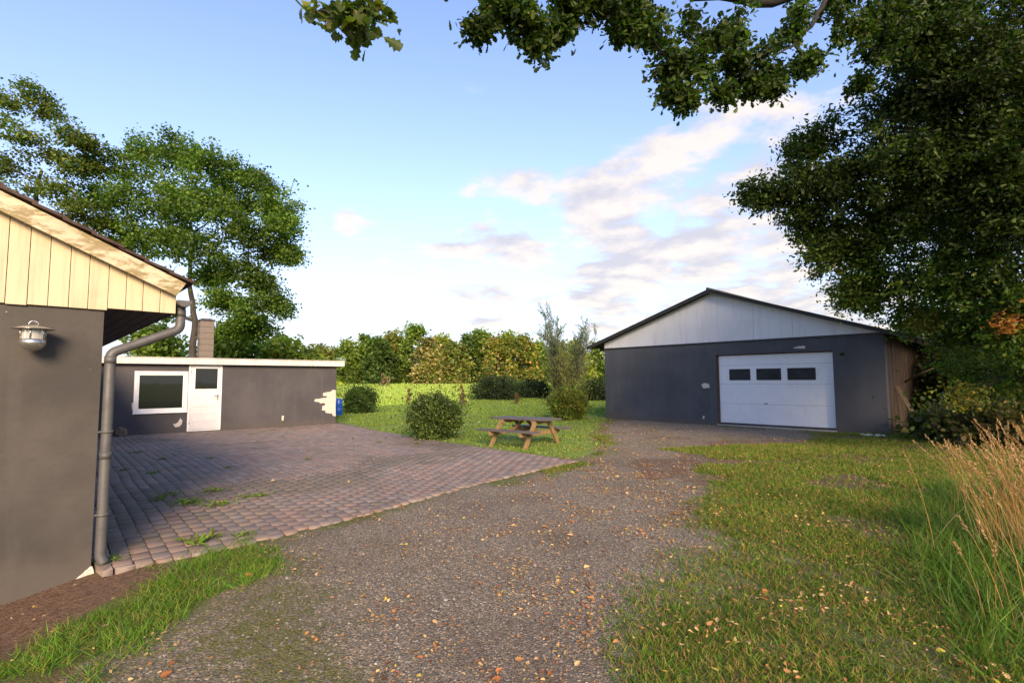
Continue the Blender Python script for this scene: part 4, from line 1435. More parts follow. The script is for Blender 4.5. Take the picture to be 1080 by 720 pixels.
def bush(name, base, rx, ry, rz, n, leaf, pal, label, cat, rng, wts=None, group=None, stems=26, gloss=False, shell=0.35, lump=0.16, aspect=1.0, up=0.3, tip=0.0, zc=0.5, spiky=0.0, bottom=True):
    """many stemmed shrub: leaves spread through a lumpy mass, denser towards the outside"""
    base = np.asarray(base, float)
    d = unit(rng.normal(0, 1, (n, 3)))
    az = np.arctan2(d[:, 1], d[:, 0]); sd_ = rng.uniform(0, 100)
    ph = rng.uniform(0, 6.28, 6)
    lum = 1 + lump * (np.sin(3 * az + ph[0] + 2 * d[:, 2]) * 0.5 + np.sin(5 * az + ph[1] - 3 * d[:, 2]) * 0.4 + np.sin(9 * az + 7 * d[:, 2] + ph[2]) * 0.35 + np.sin(14 * az - 11 * d[:, 2] + ph[3]) * 0.2)
    rad = rng.uniform(0, 1, n) ** shell * lum
    if spiky: rad *= 1 + spiky * np.abs(rng.normal(0, 1, n)) ** 2 * (np.abs(np.sin(17 * az + ph[4])) ** 3)
    p = d * rad[:, None] * np.array([rx, ry, rz]); p[:, 2] += rz * zc * 2 * 0.5 + 0.0
    p[:, 2] = np.where(p[:, 2] < 0.02, np.abs(p[:, 2]) * 0.4 + 0.02, p[:, 2])
    sz = leaf * rng.uniform(0.6, 1.3, n)
    dirs = d + rng.normal(0, 0.7, (n, 3)); dirs[:, 2] += tip
    nr = d + rng.normal(0, 0.8, (n, 3)); nr[:, 2] += up
    # stray shoots that break the outline
    ns_ = int(stems * 1.1); k_ = 26
    su = unit(rng.normal(0, 1, (ns_, 3)) * np.array([1, 1, 0.8]) + np.array([0, 0, 0.45])); sl_ = rng.uniform(0.06, 0.30, ns_) ** 1.2 * 1.25
    tt_ = rng.uniform(0, 1, (ns_, k_))
    sp_ = su[:, None] * (0.88 + tt_ * (0.10 + sl_[:, None]))[..., None] * np.array([rx, ry, rz]) + np.array([0, 0, rz * zc]) + rng.normal(0, leaf * 0.35, (ns_, k_, 3))
    keep_ = sp_.reshape(-1, 3)[:, 2] > 0.03
    sp_ = sp_.reshape(-1, 3)[keep_]; sd2 = np.repeat(su, k_, 0)[keep_]; m2 = len(sp_)
    p = np.concatenate([p, sp_]); sz = np.concatenate([sz, leaf * rng.uniform(0.6, 1.2, m2)])
    dirs = np.concatenate([dirs, sd2 + rng.normal(0, 0.6, (m2, 3))]); nr = np.concatenate([nr, rng.normal(0, 1, (m2, 3))])
    d = np.concatenate([d, sd2]); az = np.concatenate([az, np.arctan2(sd2[:, 1], sd2[:, 0])]); n = n + m2
    V, Fc = leaves(p, sz, rng, LEAF_Q, aspect, dirs=dirs, nrm=nr)
    o_ = thing(name, tuple(base), 0, label, cat, group)
    blot = 0.75 + 0.5 * (np.sin(4 * az + ph[5] + 5 * d[:, 2]) * 0.5 + 0.5)
    pc = np.array(pal)[rng.choice(len(pal), n, p=None if wts is None else np.array(wts) / np.sum(wts))]
    C = pc * (rng.uniform(0.7, 1.3, n) * blot)[:, None]
    np_mesh('foliage', V, Fc, M['leaf_gloss' if gloss else 'leaf'], o_, np.repeat(C, 6, 0))
    paths = []
    for k in range(stems):
        u_ = unit(rng.normal(0, 1, 3)); u_[2] = abs(u_[2])
        e = u_ * np.array([rx, ry, rz]) * 0.92 + np.array([0, 0, rz * zc])
        s0 = np.array([rng.normal(0, 0.12 * rx), rng.normal(0, 0.12 * ry), -0.05])
        paths.append((wobble(bez(s0, 0.5 * (s0 + e) + np.array([0, 0, 0.15 * rz]), e, 6), rng, 0.01 * rz), np.linspace(0.012 + 0.008 * rz, 0.004, 6)))
    V, Fc = tubes(paths, 5)
    np_mesh('stems', V, Fc, M['stem'], o_, None, True)
    return o_


G_ALDER = [(0.075, 0.135, 0.018), (0.105, 0.170, 0.022), (0.055, 0.105, 0.018), (0.130, 0.175, 0.026)]
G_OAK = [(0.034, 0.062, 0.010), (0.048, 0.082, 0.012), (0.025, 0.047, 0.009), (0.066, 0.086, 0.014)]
G_OAK_LIT = [(0.055, 0.105, 0.014), (0.080, 0.135, 0.016), (0.040, 0.078, 0.013), (0.12, 0.14, 0.018)]  # oak leaves with the light on the lower crown put into the colour
RUST = [(0.30, 0.105, 0.025), (0.36, 0.16, 0.03), (0.22, 0.09, 0.03)]
YEL = [(0.26, 0.20, 0.025), (0.18, 0.17, 0.025), (0.09, 0.11, 0.02)]

# ------------------------------------------------------------------ big alder behind the outbuilding
rng = np.random.default_rng(21)
D = 27.0
q = at_depth(197, 430, D)
al = [(118, 175, 27, 30), (150, 162, 28, 28), (185, 160, 27, 28), (215, 170, 26, 30), (245, 182, 27, 28), (272, 195, 27, 27), (293, 215, 27, 24),
      (300, 240, 26, 22), (285, 262, 27, 26), (262, 245, 25.5, 30), (232, 225, 25, 34), (200, 208, 25, 36), (165, 205, 26, 36), (132, 215, 26, 34), (105, 205, 28, 28),
      (215, 260, 25, 30), (180, 252, 25.5, 30), (150, 250, 27, 30), (120, 250, 27, 30), (255, 285, 26, 24), (280, 300, 26.5, 22), (292, 322, 26, 20), (262, 325, 25.5, 22), (235, 318, 26, 20),
      (245, 348, 27, 18), (275, 347, 27, 20), (225, 200, 28.5, 30), (260, 215, 28.5, 28), (190, 230, 28.5, 30), (150, 290, 28, 24), (165, 330, 28, 20), (222, 292, 27, 18), (305, 268, 26.5, 15), (297, 232, 27.5, 15)]
tree('alder_tree', (q[0], q[1], 0), [(0, 0, -0.3), (0.1, 0, 2.2), (0.2, 0.1, 4.5), (-0.2, 0.1, 6.8), (0.0, 0, 9.5)], 0.24,
     [lobe(u, v, d, r, 0.8) for u, v, d, r in al], 'tall broad green tree rising behind the low outbuilding and its chimney', 'tree', rng, sub=30, clump=46, cr=0.27, leaf=0.115, pal=G_ALDER, aspect=1.2, inner=0.40, flatz=0.6)
# airy tree at the far left
D = 25.0
q = at_depth(25, 430, D)
bl = [(80, 222, 25, 20), (108, 236, 26, 22), (60, 232, 25, 22), (8, 108, 25, 20), (35, 100, 25, 20), (52, 120, 25.5, 22), (75, 142, 25, 20), (92, 152, 25, 14), (20, 140, 24.5, 26), (48, 160, 25, 26), (75, 175, 25.5, 22), (10, 175, 24.5, 26), (40, 195, 25, 26), (75, 205, 26, 24),
      (-30, 110, 25, 34), (-40, 170, 25, 40), (-80, 150, 26, 44), (5, 215, 25, 26), (100, 180, 26, 16), (-20, 230, 25, 40)]
tree('alder_tree', (q[0], q[1], 0), [(0, 0, -0.3), (0.1, 0, 3), (0, 0.1, 6.0), (-0.2, 0.1, 9), (0.1, 0, 12)], 0.24,
     [lobe(u, v, d, r, 0.7) for u, v, d, r in bl], 'airy thin crowned tree above the cream gable at the left edge', 'tree', rng, sub=16, clump=32, cr=0.25, leaf=0.115, pal=[(0.085, 0.125, 0.022), (0.11, 0.15, 0.026), (0.065, 0.10, 0.018), (0.15, 0.15, 0.03)], aspect=1.2, inner=0.5, flatz=0.55)

# ------------------------------------------------------------------ oak overhanging from the right
rng = np.random.default_rng(33)
ob = np.array([11.6, 7.6, 0.0])
oakl = [(870, 205, 10, 30), (858, 258, 10.2, 26), (900, 255, 10.2, 34), (915, 285, 10.5, 30), (840, 225, 10.2, 22), (905, 320, 10.8, 22), (793, 208, 10.2, 20), (822, 206, 10, 26), (842, 160, 10, 24), (868, 140, 9.8, 26), (850, 190, 10, 36), (862, 238, 10.2, 34), (880, 275, 10.4, 32), (893, 303, 10.8, 24),
        (895, 190, 9.5, 46), (935, 112, 9, 38), (930, 235, 10, 55), (945, 170, 9, 60), (935, 300, 10.6, 42), (960, 60, 8.5, 46), (985, 20, 8, 52), (940, 15, 7.6, 32),
        (990, 110, 8.6, 60), (1000, 200, 9, 65), (990, 280, 9.6, 58), (1040, 60, 8, 70), (1060, 150, 8.3, 75), (1060, 240, 8.6, 70), (1040, 310, 9.2, 56), (960, 335, 10.8, 28), (1010, 350, 10.2, 42), (1070, 350, 9.4, 46),
        (985, 160, 11, 70), (1040, 220, 11.5, 80), (960, 240, 12, 60), (1010, 310, 12, 60), (1020, 60, 11, 80),
        (1130, 80, 8, 110), (1160, 220, 8, 110), (1130, 330, 8.6, 80), (1250, 150, 8, 140), (1100, -60, 8, 100), (1000, -50, 8, 70), (1250, 0, 8.5, 150), (1350, 120, 9, 150), (1020, 395, 11.5, 32), (1080, 400, 10.5, 40)]
band = [(900, 34, 7.3, 18), (908, 88, 8, 12), (760, 98, 6.3, 9), (850, 70, 6.8, 14), (722, 108, 6.05, 8), (655, 28, 5.8, 14), (505, 32, 5.2, 8), (530, 8, 5.3, 20), (552, 20, 5.4, 20), (570, 48, 5.5, 12), (600, 12, 5.6, 24), (590, 34, 5.6, 14), (632, 5, 5.6, 18), (672, 8, 5.8, 26), (690, 40, 5.9, 28), (703, 72, 6, 24), (712, 95, 6, 14), (740, 35, 6.1, 34), (735, 72, 6.1, 24),
        (775, 25, 6.3, 34), (770, 68, 6.3, 26), (800, 62, 6.4, 30), (795, 92, 6.4, 14), (818, 88, 6.4, 12), (835, 30, 6.7, 28), (880, 12, 7.2, 30), (925, 50, 7.6, 26), (600, -45, 5.6, 50), (690, -55, 6, 60), (800, -50, 6.5, 60), (890, -50, 7, 60), (520, -40, 5.2, 40), (450, -60, 4.6, 40)]
tuft = [(338, 10, 3.3, 13), (356, 18, 3.2, 14), (380, 8, 3.2, 15), (378, 32, 3.25, 14), (392, 20, 3.3, 9), (365, -25, 3.3, 28)]
LO = [lobe(u, v, d, r, 0.85, pal=(G_OAK_LIT if v > 255 else None)) for u, v, d, r in oakl]  # lower masses get the lit palette, light painted into the leaves
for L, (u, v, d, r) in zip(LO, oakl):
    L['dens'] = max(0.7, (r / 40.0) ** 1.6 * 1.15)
    if v < 130: L['pal'] = [tuple(0.8 * q_ for q_ in p_) for p_ in G_OAK]  # upper crown's weaker light painted as darker leaf colour
LB = [lobe(u, v, d, r, 0.85, dens=max(0.35, (r / 30.0) ** 1.5 * 0.24)) for u, v, d, r in band]
for L in LB: L['cr'] = 0.065
LO += LB
LB = [lobe(u, v, d, r, 0.9, dens=0.16, pal=[(0.09, 0.115, 0.02), (0.14, 0.14, 0.025), (0.06, 0.085, 0.018)]) for u, v, d, r in tuft]
for L in LB: L['cr'] = 0.05; L['leaf'] = 0.105; L['clump'] = 5
LO += LB
LO += [lobe(1060, 342, 8.4, 6, 1.2, pal=RUST, dens=0.12), lobe(975, 338, 10, 10, 0.7, pal=YEL, dens=0.25), lobe(1010, 420, 10, 14, 0.8, pal=YEL, dens=0.25)]
W_ = lambda u, v, d: tuple(at_depth(u, v, d))
limbs = [([(11.5, 7.6, 3.6), (10.0, 7.4, 7.5), W_(985, -80, 7.8), W_(900, -12, 7.0), W_(810, 1, 6.5), W_(720, -10, 6.1), W_(640, -22, 5.7), W_(560, -24, 5.4), W_(470, -45, 4.6), W_(375, -35, 3.4)], 0.10),
         ([W_(872, -4, 6.9), W_(855, 28, 6.7), W_(838, 45, 6.6), W_(815, 60, 6.4)], 0.035),
         ([(11.5, 7.6, 2.8), (10.0, 8.2, 4.3), W_(930, 215, 9.8), W_(850, 195, 10)], 0.12)]
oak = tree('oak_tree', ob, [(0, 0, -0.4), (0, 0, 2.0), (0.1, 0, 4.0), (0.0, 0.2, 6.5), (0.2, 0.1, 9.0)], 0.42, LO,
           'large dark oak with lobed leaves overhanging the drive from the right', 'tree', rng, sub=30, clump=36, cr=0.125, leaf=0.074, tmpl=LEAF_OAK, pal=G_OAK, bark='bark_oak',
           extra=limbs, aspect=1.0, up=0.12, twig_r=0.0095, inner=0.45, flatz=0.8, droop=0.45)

# ------------------------------------------------------------------ far hedgerow, each tree on its own
rng = np.random.default_rng(77)
PG = [(0.150, 0.213, 0.034), (0.114, 0.173, 0.031), (0.194, 0.243, 0.040)]
PD = [(0.079, 0.126, 0.025), (0.105, 0.158, 0.031), (0.061, 0.102, 0.022)]
PY = [(0.351, 0.345, 0.054), (0.246, 0.283, 0.047), (0.176, 0.223, 0.040)]
PB = [(0.260, 0.188, 0.052), (0.195, 0.188, 0.046), (0.130, 0.173, 0.034), (0.156, 0.210, 0.040)]
PO = [(0.390, 0.240, 0.063), (0.247, 0.225, 0.052), (0.156, 0.210, 0.040), (0.130, 0.188, 0.034), (0.195, 0.240, 0.046)]
PP = [(0.442, 0.330, 0.149), (0.312, 0.240, 0.092), (0.182, 0.195, 0.046), (0.156, 0.203, 0.040)]


def far_tree(u, vtop, wpx, dep, pal, label, name='tree', vbase=404, thin=1.0):
    g = at_depth(u, 402, dep); g[2] = float(hgt(g[0], g[1])) - 0.2
    topz = at_depth(u, vtop, dep)[2]; w = wpx * 1.3 / F_PX * dep / 2
    L = []
    H = topz
    for k in range(int(25 * thin)):
        t = rng.uniform(0.05, 1.0)
        rr_ = w * (0.55 + 0.45 * math.sin(math.pi * min(1, t * 0.8 + 0.12)))
        a_ = rng.uniform(0, 6.28); q = rng.uniform(0.2, 1) ** 0.5 * rr_ * (1.0 - 0.55 * max(0, t - 0.55) / 0.45)
        r = rng.uniform(0.22, 0.36) * w + 0.25
        L.append(dict(c=np.array([g[0] + q * math.cos(a_), g[1] + q * math.sin(a_), max(g[2] + r * 0.6, t * H - r * 0.6)]), r=np.array([r, r, r * 0.9]), pal=None, dens=1.0))
    for k in range(6):
        a_ = rng.uniform(0, 6.28)
        L.append(dict(c=np.array([g[0] + 0.8 * w * math.cos(a_), g[1] + 0.6 * w * math.sin(a_), g[2] + rng.uniform(0.5, 0.25 * H)]), r=np.array([0.42 * w, 0.42 * w, 0.16 * H + 0.4]), pal=None, dens=1.2))
    L.append(dict(c=np.array([g[0], g[1], H - 0.5]), r=np.array([0.5, 0.5, 0.5]), pal=None, dens=0.8))
    tree(name, g, [(0, 0, 0), (0.1, 0, H * 0.22), (rng.normal(0, .2), 0, H * 0.5), (rng.normal(0, .3), 0, H * 0.85)], 0.16, L, label, 'tree', rng, sub=9, clump=17, cr=0.34, leaf=0.30, pal=pal, bark='bark_far',
         group='trees of the far hedgerow', aspect=1.1, inner=0.4, flatz=0.8, twig_r=0.02)


FAR = [(338, 363, 22, 62, PB, 'brownish tree peeping over the right end of the outbuilding roof'),
       (352, 368, 20, 70, PG, 'low green tree of the far hedgerow just right of the outbuilding roof'),
       (365, 359, 24, 60, PG, 'green rounded tree of the far hedgerow nearest the blue drum side'),
       (384, 352, 28, 62, PG, 'tall green tree of the far hedgerow left of the brown leaved one'),
       (400, 358, 22, 58, PD, 'dark green tree low in the far hedgerow left of the tallest tree'),
       (412, 350, 26, 63, PB, 'brown and purple leaved tree of the far hedgerow beside the tallest one'),
       (437, 343, 36, 61, PG, 'tallest green tree of the far hedgerow above the round bush'),
       (452, 356, 18, 58, PP, 'pale pinkish brown tree right of the tallest hedgerow tree'),
       (464, 353, 26, 64, PY, 'yellowish tree of the far hedgerow behind the round bush'),
       (479, 360, 22, 59, PB, 'rusty brown tree in the middle of the far hedgerow'),
       (492, 352, 26, 62, PD, 'dark green tree in the middle of the far hedgerow'),
       (506, 347, 28, 63, PG, 'green tree with a pointed top above the low dark conifer'),
       (524, 355, 26, 60, PO, 'orange tinted tree of the far hedgerow behind the picnic table'),
       (537, 351, 22, 64, PY, 'yellow green tree of the far hedgerow right of the orange tinted one'),
       (552, 353, 26, 60, PO, 'rust and green tree of the far hedgerow left of the feathery willow'),
       (570, 360, 22, 62, PG, 'green tree of the far hedgerow half hidden by the willow'),
       (588, 363, 24, 64, PD, 'dark tree of the far hedgerow right behind the willow'),
       (607, 360, 26, 60, PY, 'yellowish tree of the far hedgerow between willow and garage'),
       (628, 362, 26, 62, PG, 'green tree of the far hedgerow just left of the garage')]
for f_ in FAR: far_tree(*f_)
# tall scrub behind the outbuilding
for u, vt, w, d, pal, lab in [(240, 352, 70, 33, PD, 'dark bushy tree behind the outbuilding right of the chimney'), (292, 358, 56, 36, PY, 'yellow green bushy tree behind the right half of the outbuilding roof'),
                              (322, 369, 34, 38, PY, 'small yellow bushy tree behind the right end of the outbuilding roof'), (165, 345, 60, 34, PG, 'green bushy tree behind the outbuilding left of the chimney')]:
    far_tree(u, vt, w, d, pal, lab, vbase=430)
# trees and scrub beyond the garage on the right
for u, vt, w, d, pal, lab in [(985, 330, 60, 26, PD, 'dark tree beside the far end of the brown garage side'), (1040, 340, 70, 24, PD, 'dark tree beyond the dry grass under the oak'), (1110, 330, 90, 24, PG, 'green tree at the right edge under the oak')]:
    far_tree(u, vt, w, d, pal, lab)

# ------------------------------------------------------------------ willow by the garage
rng = np.random.default_rng(91)
g = at_depth(595, 404, 36.0); g[2] = float(hgt(g[0], g[1]))
P = []; paths = []; dirs = []; col = []
wil = thing('willow', (g[0], g[1], 0), 0, 'feathery willow with upright wispy shoots left of the garage', 'willow')
for k in range(105):
    a_ = rng.uniform(0, 6.28); s_ = rng.uniform(0.0, 0.9)
    tall = rng.uniform() < 0.38
    H = rng.uniform(4.2, 6.3) if tall else rng.uniform(1.8, 4.0)
    if tall:
        side = -0.95 if rng.uniform() < 0.55 else 1.45
        ex = side + rng.normal(0, 0.40); ey = rng.normal(0, 0.6)
        if side < 0: H *= 1.07
    else:
        ex = rng.normal(0, 0.95); ey = rng.normal(0, 1.0)
    e = np.array([ex * (0.85 + 0.1 * H / 4), ey, H]); s0 = np.array([rng.normal(0, 0.25), rng.normal(0, 0.25), -0.1])
    mid = np.array([ex * 0.75, ey * 0.75, H * 0.45])
    bp = wobble(bez(s0, mid, e, 9), rng, 0.03)
    paths.append((bp, np.linspace(0.035, 0.006, 9)))
    n = int(60 if tall else 110)
    t = rng.uniform(0.25 if tall else 0.12, 1.0, n)
    idx = t * 8
    q = np.stack([np.interp(idx, np.arange(9), bp[:, i]) for i in range(3)], 1)
    sp = (0.30 if not tall else 0.26) * (1.12 - t)[:, None] + 0.03
    q = q + rng.normal(0, 1, (n, 3)) * sp * np.array([1, 1, 1.2])
    P.append(q)
    dd = np.array([0, 0, 1.0]) + rng.normal(0, 0.5, (n, 3)); dirs.append(dd)
    base_c = np.array([(0.15, 0.175, 0.045), (0.22, 0.215, 0.055), (0.12, 0.14, 0.04)]) if not tall else np.array([(0.13, 0.165, 0.10), (0.17, 0.20, 0.12)])
    col.append(base_c[rng.integers(0, len(base_c), n)] * rng.uniform(0.7, 1.3, (n, 1)))
    if tall:
        for j in range(7):
            i0 = rng.integers(2, 8); u_ = rng.normal(0, 0.30, 3); u_[2] = abs(u_[2]) + 0.35
            sp_ = np.stack([bp[i0], bp[i0] + u_ * 0.6 + np.array([0, 0, 0.05]), bp[i0] + u_ * 1.3])
            paths.append((sp_, np.array([0.010, 0.007, 0.004])))
            m_ = 26; tt = rng.uniform(0.1, 1, m_)
            P.append(bp[i0] + u_ * 1.3 * tt[:, None] + rng.normal(0, 0.045, (m_, 3))); dirs.append(u_ + rng.normal(0, 0.25, (m_, 3)))
            col.append(base_c[rng.integers(0, 2, m_)] * rng.uniform(0.7, 1.3, (m_, 1)))
P = np.concatenate(P); dirs = np.concatenate(dirs); col = np.concatenate(col)
V, Fc = leaves(P, 0.17 * rng.uniform(0.6, 1.2, len(P)), rng, LEAF_Q, 0.32, dirs=dirs)
np_mesh('crown', V, Fc, M['leaf'], wil, np.repeat(col, 6, 0))
V, Fc = tubes(paths, 5)
np_mesh('trunk', V, Fc, M['stem'], wil, None, True)

# ------------------------------------------------------------------ bushes
rng = np.random.default_rng(101)
q = at(455, 464.5); D = np.hypot(q[0], q[1])
bush('round_bush', (q[0], q[1] + 0.55, 0), 0.66, 0.66, 0.60, 11500, 0.058, [(0.075, 0.120, 0.020), (0.055, 0.090, 0.018), (0.13, 0.165, 0.035), (0.04, 0.065, 0.014)], 'dense round evergreen bush with small glossy leaves at the paving edge', 'bush', rng, gloss=True, shell=0.24, lump=0.20, spiky=0.22, zc=0.92, tip=0.35)
q = at(601, 443)
bush('round_bush', (q[0], q[1] + 0.5, 0), 0.70, 0.70, 0.62, 8000, 0.075, [(0.12, 0.18, 0.022), (0.09, 0.14, 0.02), (0.18, 0.20, 0.03), (0.22, 0.16, 0.04)], 'yellow green round bush near the left corner of the garage', 'bush', rng, shell=0.25, lump=0.14, spiky=0.22, zc=0.9, tip=0.5)
q = at(376, 436)
bush('shrub', (q[0], q[1] + 0.5, 0), 0.72, 0.7, 0.68, 7000, 0.085, [(0.055, 0.095, 0.022), (0.075, 0.12, 0.025), (0.045, 0.075, 0.018)], 'loose dark green shrub beside the blue drum', 'shrub', rng, shell=0.35, lump=0.25, spiky=0.35, zc=0.8, tip=0.7)
for u, v, d, rx, rz, lab in [(523, 404, 38, 1.55, 0.95, 'largest low dark conifer at the lawn edge behind the picnic table'), (563, 404, 40, 1.2, 0.75, 'smaller low dark conifer just left of the willow'), (627, 404, 37, 1.0, 0.85, 'dark low conifer against the left end of the garage'), (545, 404, 43, 0.8, 0.6, 'smallest pale green low conifer between the two dark ones')]:
    g = at_depth(u, v, d)
    bush('conifer_bush', (g[0], g[1], float(hgt(g[0], g[1]))), rx, 1.0, rz, int(6000 * rx), 0.15, [(0.030, 0.050, 0.020), (0.045, 0.068, 0.026), (0.022, 0.036, 0.016)] if 'pale' not in lab else PG, lab, 'conifer', rng, group='low conifers at the lawn edge', shell=0.3, lump=0.3, spiky=0.3, zc=0.62, aspect=0.45, tip=0.3)
# dry dock plants along the edge of the field
for k, (u, v, h_) in enumerate([(431, 412, 1.0), (444, 418, 0.6), (486, 410, 1.2), (489, 412, 0.9), (545, 412, 0.7), (404, 404, 1.6), (409, 404, 1.3), (467, 415, 0.5), (578, 414, 0.6)]):
    d = 33 if v > 405 else 52
    g = at_depth(u, 404, d)
    lab = ['rusty dry dock plant in front of the bright field above the round bush', 'short dry dock plant right of the rusty one by the round bush', 'tallest rusty dock plant left of the largest conifer', 'thinner rusty dock plant close beside the tallest one', 'dry dock plant between the dark conifers', 'pale dry plume plant at the left far edge of the bright field', 'second pale dry plume plant at the far edge of the bright field', 'low dry tuft in the lawn edge behind the round bush', 'low dry tuft beneath the willow'][k]
    pale = k in (5, 6)
    bush('dry_plant', (g[0], g[1], float(hgt(g[0], g[1]))), h_ * 0.13, h_ * 0.13, h_ * 0.5, 110, 0.08, [(0.42, 0.27, 0.17), (0.36, 0.24, 0.15)] if pale else [(0.17, 0.085, 0.04), (0.22, 0.13, 0.06), (0.13, 0.10, 0.04)], lab, 'plant', rng, group='dry plants along the field edge', shell=0.6, lump=0.3, zc=0.9, tip=0.8, stems=8)
# undergrowth under the oak, right of the garage
for k, (u, d, rx, rz, n, pal, lab) in enumerate([
        (988, 16.5, 0.7, 0.55, 3500, G_OAK, 'low leafy shrub at the foot of the brown garage side'),
        (1020, 17.5, 1.7, 1.7, 9000, [(0.035, 0.050, 0.014), (0.055, 0.065, 0.016), (0.08, 0.075, 0.02)], 'tall leafy shrub behind the dry grass under the oak'),
        (1075, 15.5, 1.7, 1.9, 9000, [(0.032, 0.046, 0.013), (0.05, 0.056, 0.015), (0.08, 0.065, 0.02)], 'tall dark shrub at the right edge behind the pale pole'),
        (1005, 13.2, 0.8, 0.45, 2600, [(0.05, 0.07, 0.018), (0.09, 0.10, 0.03)], 'low bramble mound left of the pale pole'),
        (1050, 12.2, 1.1, 0.5, 3200, [(0.05, 0.07, 0.018), (0.10, 0.09, 0.03), (0.16, 0.11, 0.04)], 'bramble mound behind the pale pole')]):
    g = at_depth(u, 402, d)
    bush('shrub', (g[0], g[1], 0), rx, rx, rz, n, 0.13, pal, lab, 'shrub', rng, group='undergrowth right of the garage', shell=0.4, lump=0.28, spiky=0.3, zc=0.75, tip=0.1)

# trees that stand behind the camera and shade the yard
for k, (x_, y_, h_, w_) in enumerate([]):
    pass

# ------------------------------------------------------------------ grass, crop, gravel, leaves
def scatter(n, box, prob, rng, bias=1.0):
    x = rng.uniform(box[0], box[1], n); y = box[2] + (box[3] - box[2]) * rng.uniform(0, 1, n) ** bias
    k = rng.uniform(0, 1, n) < prob(x, y)
    return x[k], y[k]


def in_view(x, y, pad=60):
    """only where the photograph could see the ground, with a margin"""
    dx = x * F_PX / np.maximum(y, 0.3)
    return (np.abs(dx) < 540 + pad * 3) & (y > 1.6)


def blades(name, x, y, h, w, pal, rng, mat='blade', lean=0.45, wts=None, clumpd=None, kind='stuff', z0=None):
    n = len(x)
    z = (hgt(x, y) if z0 is None else z0)
    pos = np.stack([x, y, z - 0.004], 1)
    d = rng.normal(0, lean, (n, 3)); d[:, 2] = 1
    V, Fc = leaves(pos, h, rng, BLADE, w / h, dirs=d, nrm=rng.normal(0, 1, (n, 3)) * np.array([1, 1, 0.2]))
    pal = np.array(pal); ww = None if wts is None else np.array(wts) / np.sum(wts)
    pn = fbm(x, y, 0.7, 71)
    c = pal[rng.choice(len(pal), n, p=ww)] * rng.uniform(0.7, 1.3, (n, 1)) * (0.75 + 0.5 * pn)[:, None]
    o_ = np_mesh(name, V, Fc, M[mat], None, np.repeat(c, 6, 0))
    if kind: o_['kind'] = kind
    return o_


rng = np.random.default_rng(131)
GG = [(0.085, 0.175, 0.013), (0.125, 0.21, 0.016), (0.06, 0.13, 0.012), (0.18, 0.19, 0.025), (0.25, 0.16, 0.055)]
# short rough grass on the right and along the gravel
def p_rough(x, y):
    m_ = grass_mask(x, y) * (poly_sd(x, y, LAWN) < 0) * (poly_sd(x, y, PAVE) < -0.02) * in_view(x, y)
    inb = np.array([GF.loc(a, c) for a, c in zip(x, y)]) if False else None
    lx_, ly_ = GF.loc(x, y)
    m_ = m_ * ~((lx_ > -0.1) & (lx_ < GW + 0.1) & (ly_ > -0.1))
    cl = sstep(fbm(x, y, 0.16, 81, 3), 0.68 - 0.46 * m_, 0.82 - 0.46 * m_)
    return np.clip(m_ * cl + 0.38 * sstep(m_, 0.1, 0.5), 0, 1)
x, y = scatter(800000, (0.5, 12, 1.6, 15), p_rough, rng, 1.5)
lush = sstep(x - 2.9 - 0.15 * (y - 3), 0.0, 1.2) * sstep(8.5 - y, 0, 3)
h = rng.uniform(0.012, 0.050, len(x)) * (1 + 0.9 * fbm(x, y, 0.5, 91)) * (1 + 0.6 * lush) * (0.85 + 0.02 * y)
blades('grass', x, y, h, 0.0036 + 0.0008 * y, GG, rng, lean=0.85, wts=[3.2, 2.4, 3.8, 3.4, 4.6])
# tall lush grass at the lower right
def p_lush(x, y):
    a_ = poly_sd(x, y, [a2(960, 560), a2(1000, 500), a2(1100, 480), a2(1200, 560), a2(1120, 720), a2(1040, 720), a2(985, 640)])
    return sstep(a_ + (fbm(x, y, 0.5, 93) - 0.5) * 0.9, -0.15, 0.35) * in_view(x, y)
x, y = scatter(52000, (1.8, 9, 2.4, 7.5), p_lush, rng)
blades('tall_grass', x, y, rng.uniform(0.10, 0.34, len(x)), 0.0065, [(0.075, 0.155, 0.016), (0.105, 0.185, 0.020), (0.055, 0.115, 0.014), (0.24, 0.20, 0.07)], rng, lean=0.72, wts=[4, 4, 3, 1.2])
# bright strip beside the house
def p_strip(x, y):
    return sstep(poly_sd(x, y, STRIP) + (fbm(x, y, 0.35, 95) - 0.5) * 1.0, -0.08, 0.2) * (0.25 + 0.75 * sstep(fbm(x, y, 0.16, 89), 0.36, 0.52)) * in_view(x, y, 90)
x, y = scatter(60000, (-4.8, -1.6, 2.2, 5.6), p_strip, rng)
blades('strip_grass', x, y, rng.uniform(0.03, 0.10, len(x)) * (0.5 + 1.0 * fbm(x, y, 0.2, 87)), 0.0048, [(0.085, 0.185, 0.014), (0.115, 0.22, 0.018), (0.06, 0.145, 0.012), (0.20, 0.18, 0.04)], rng, lean=0.85)
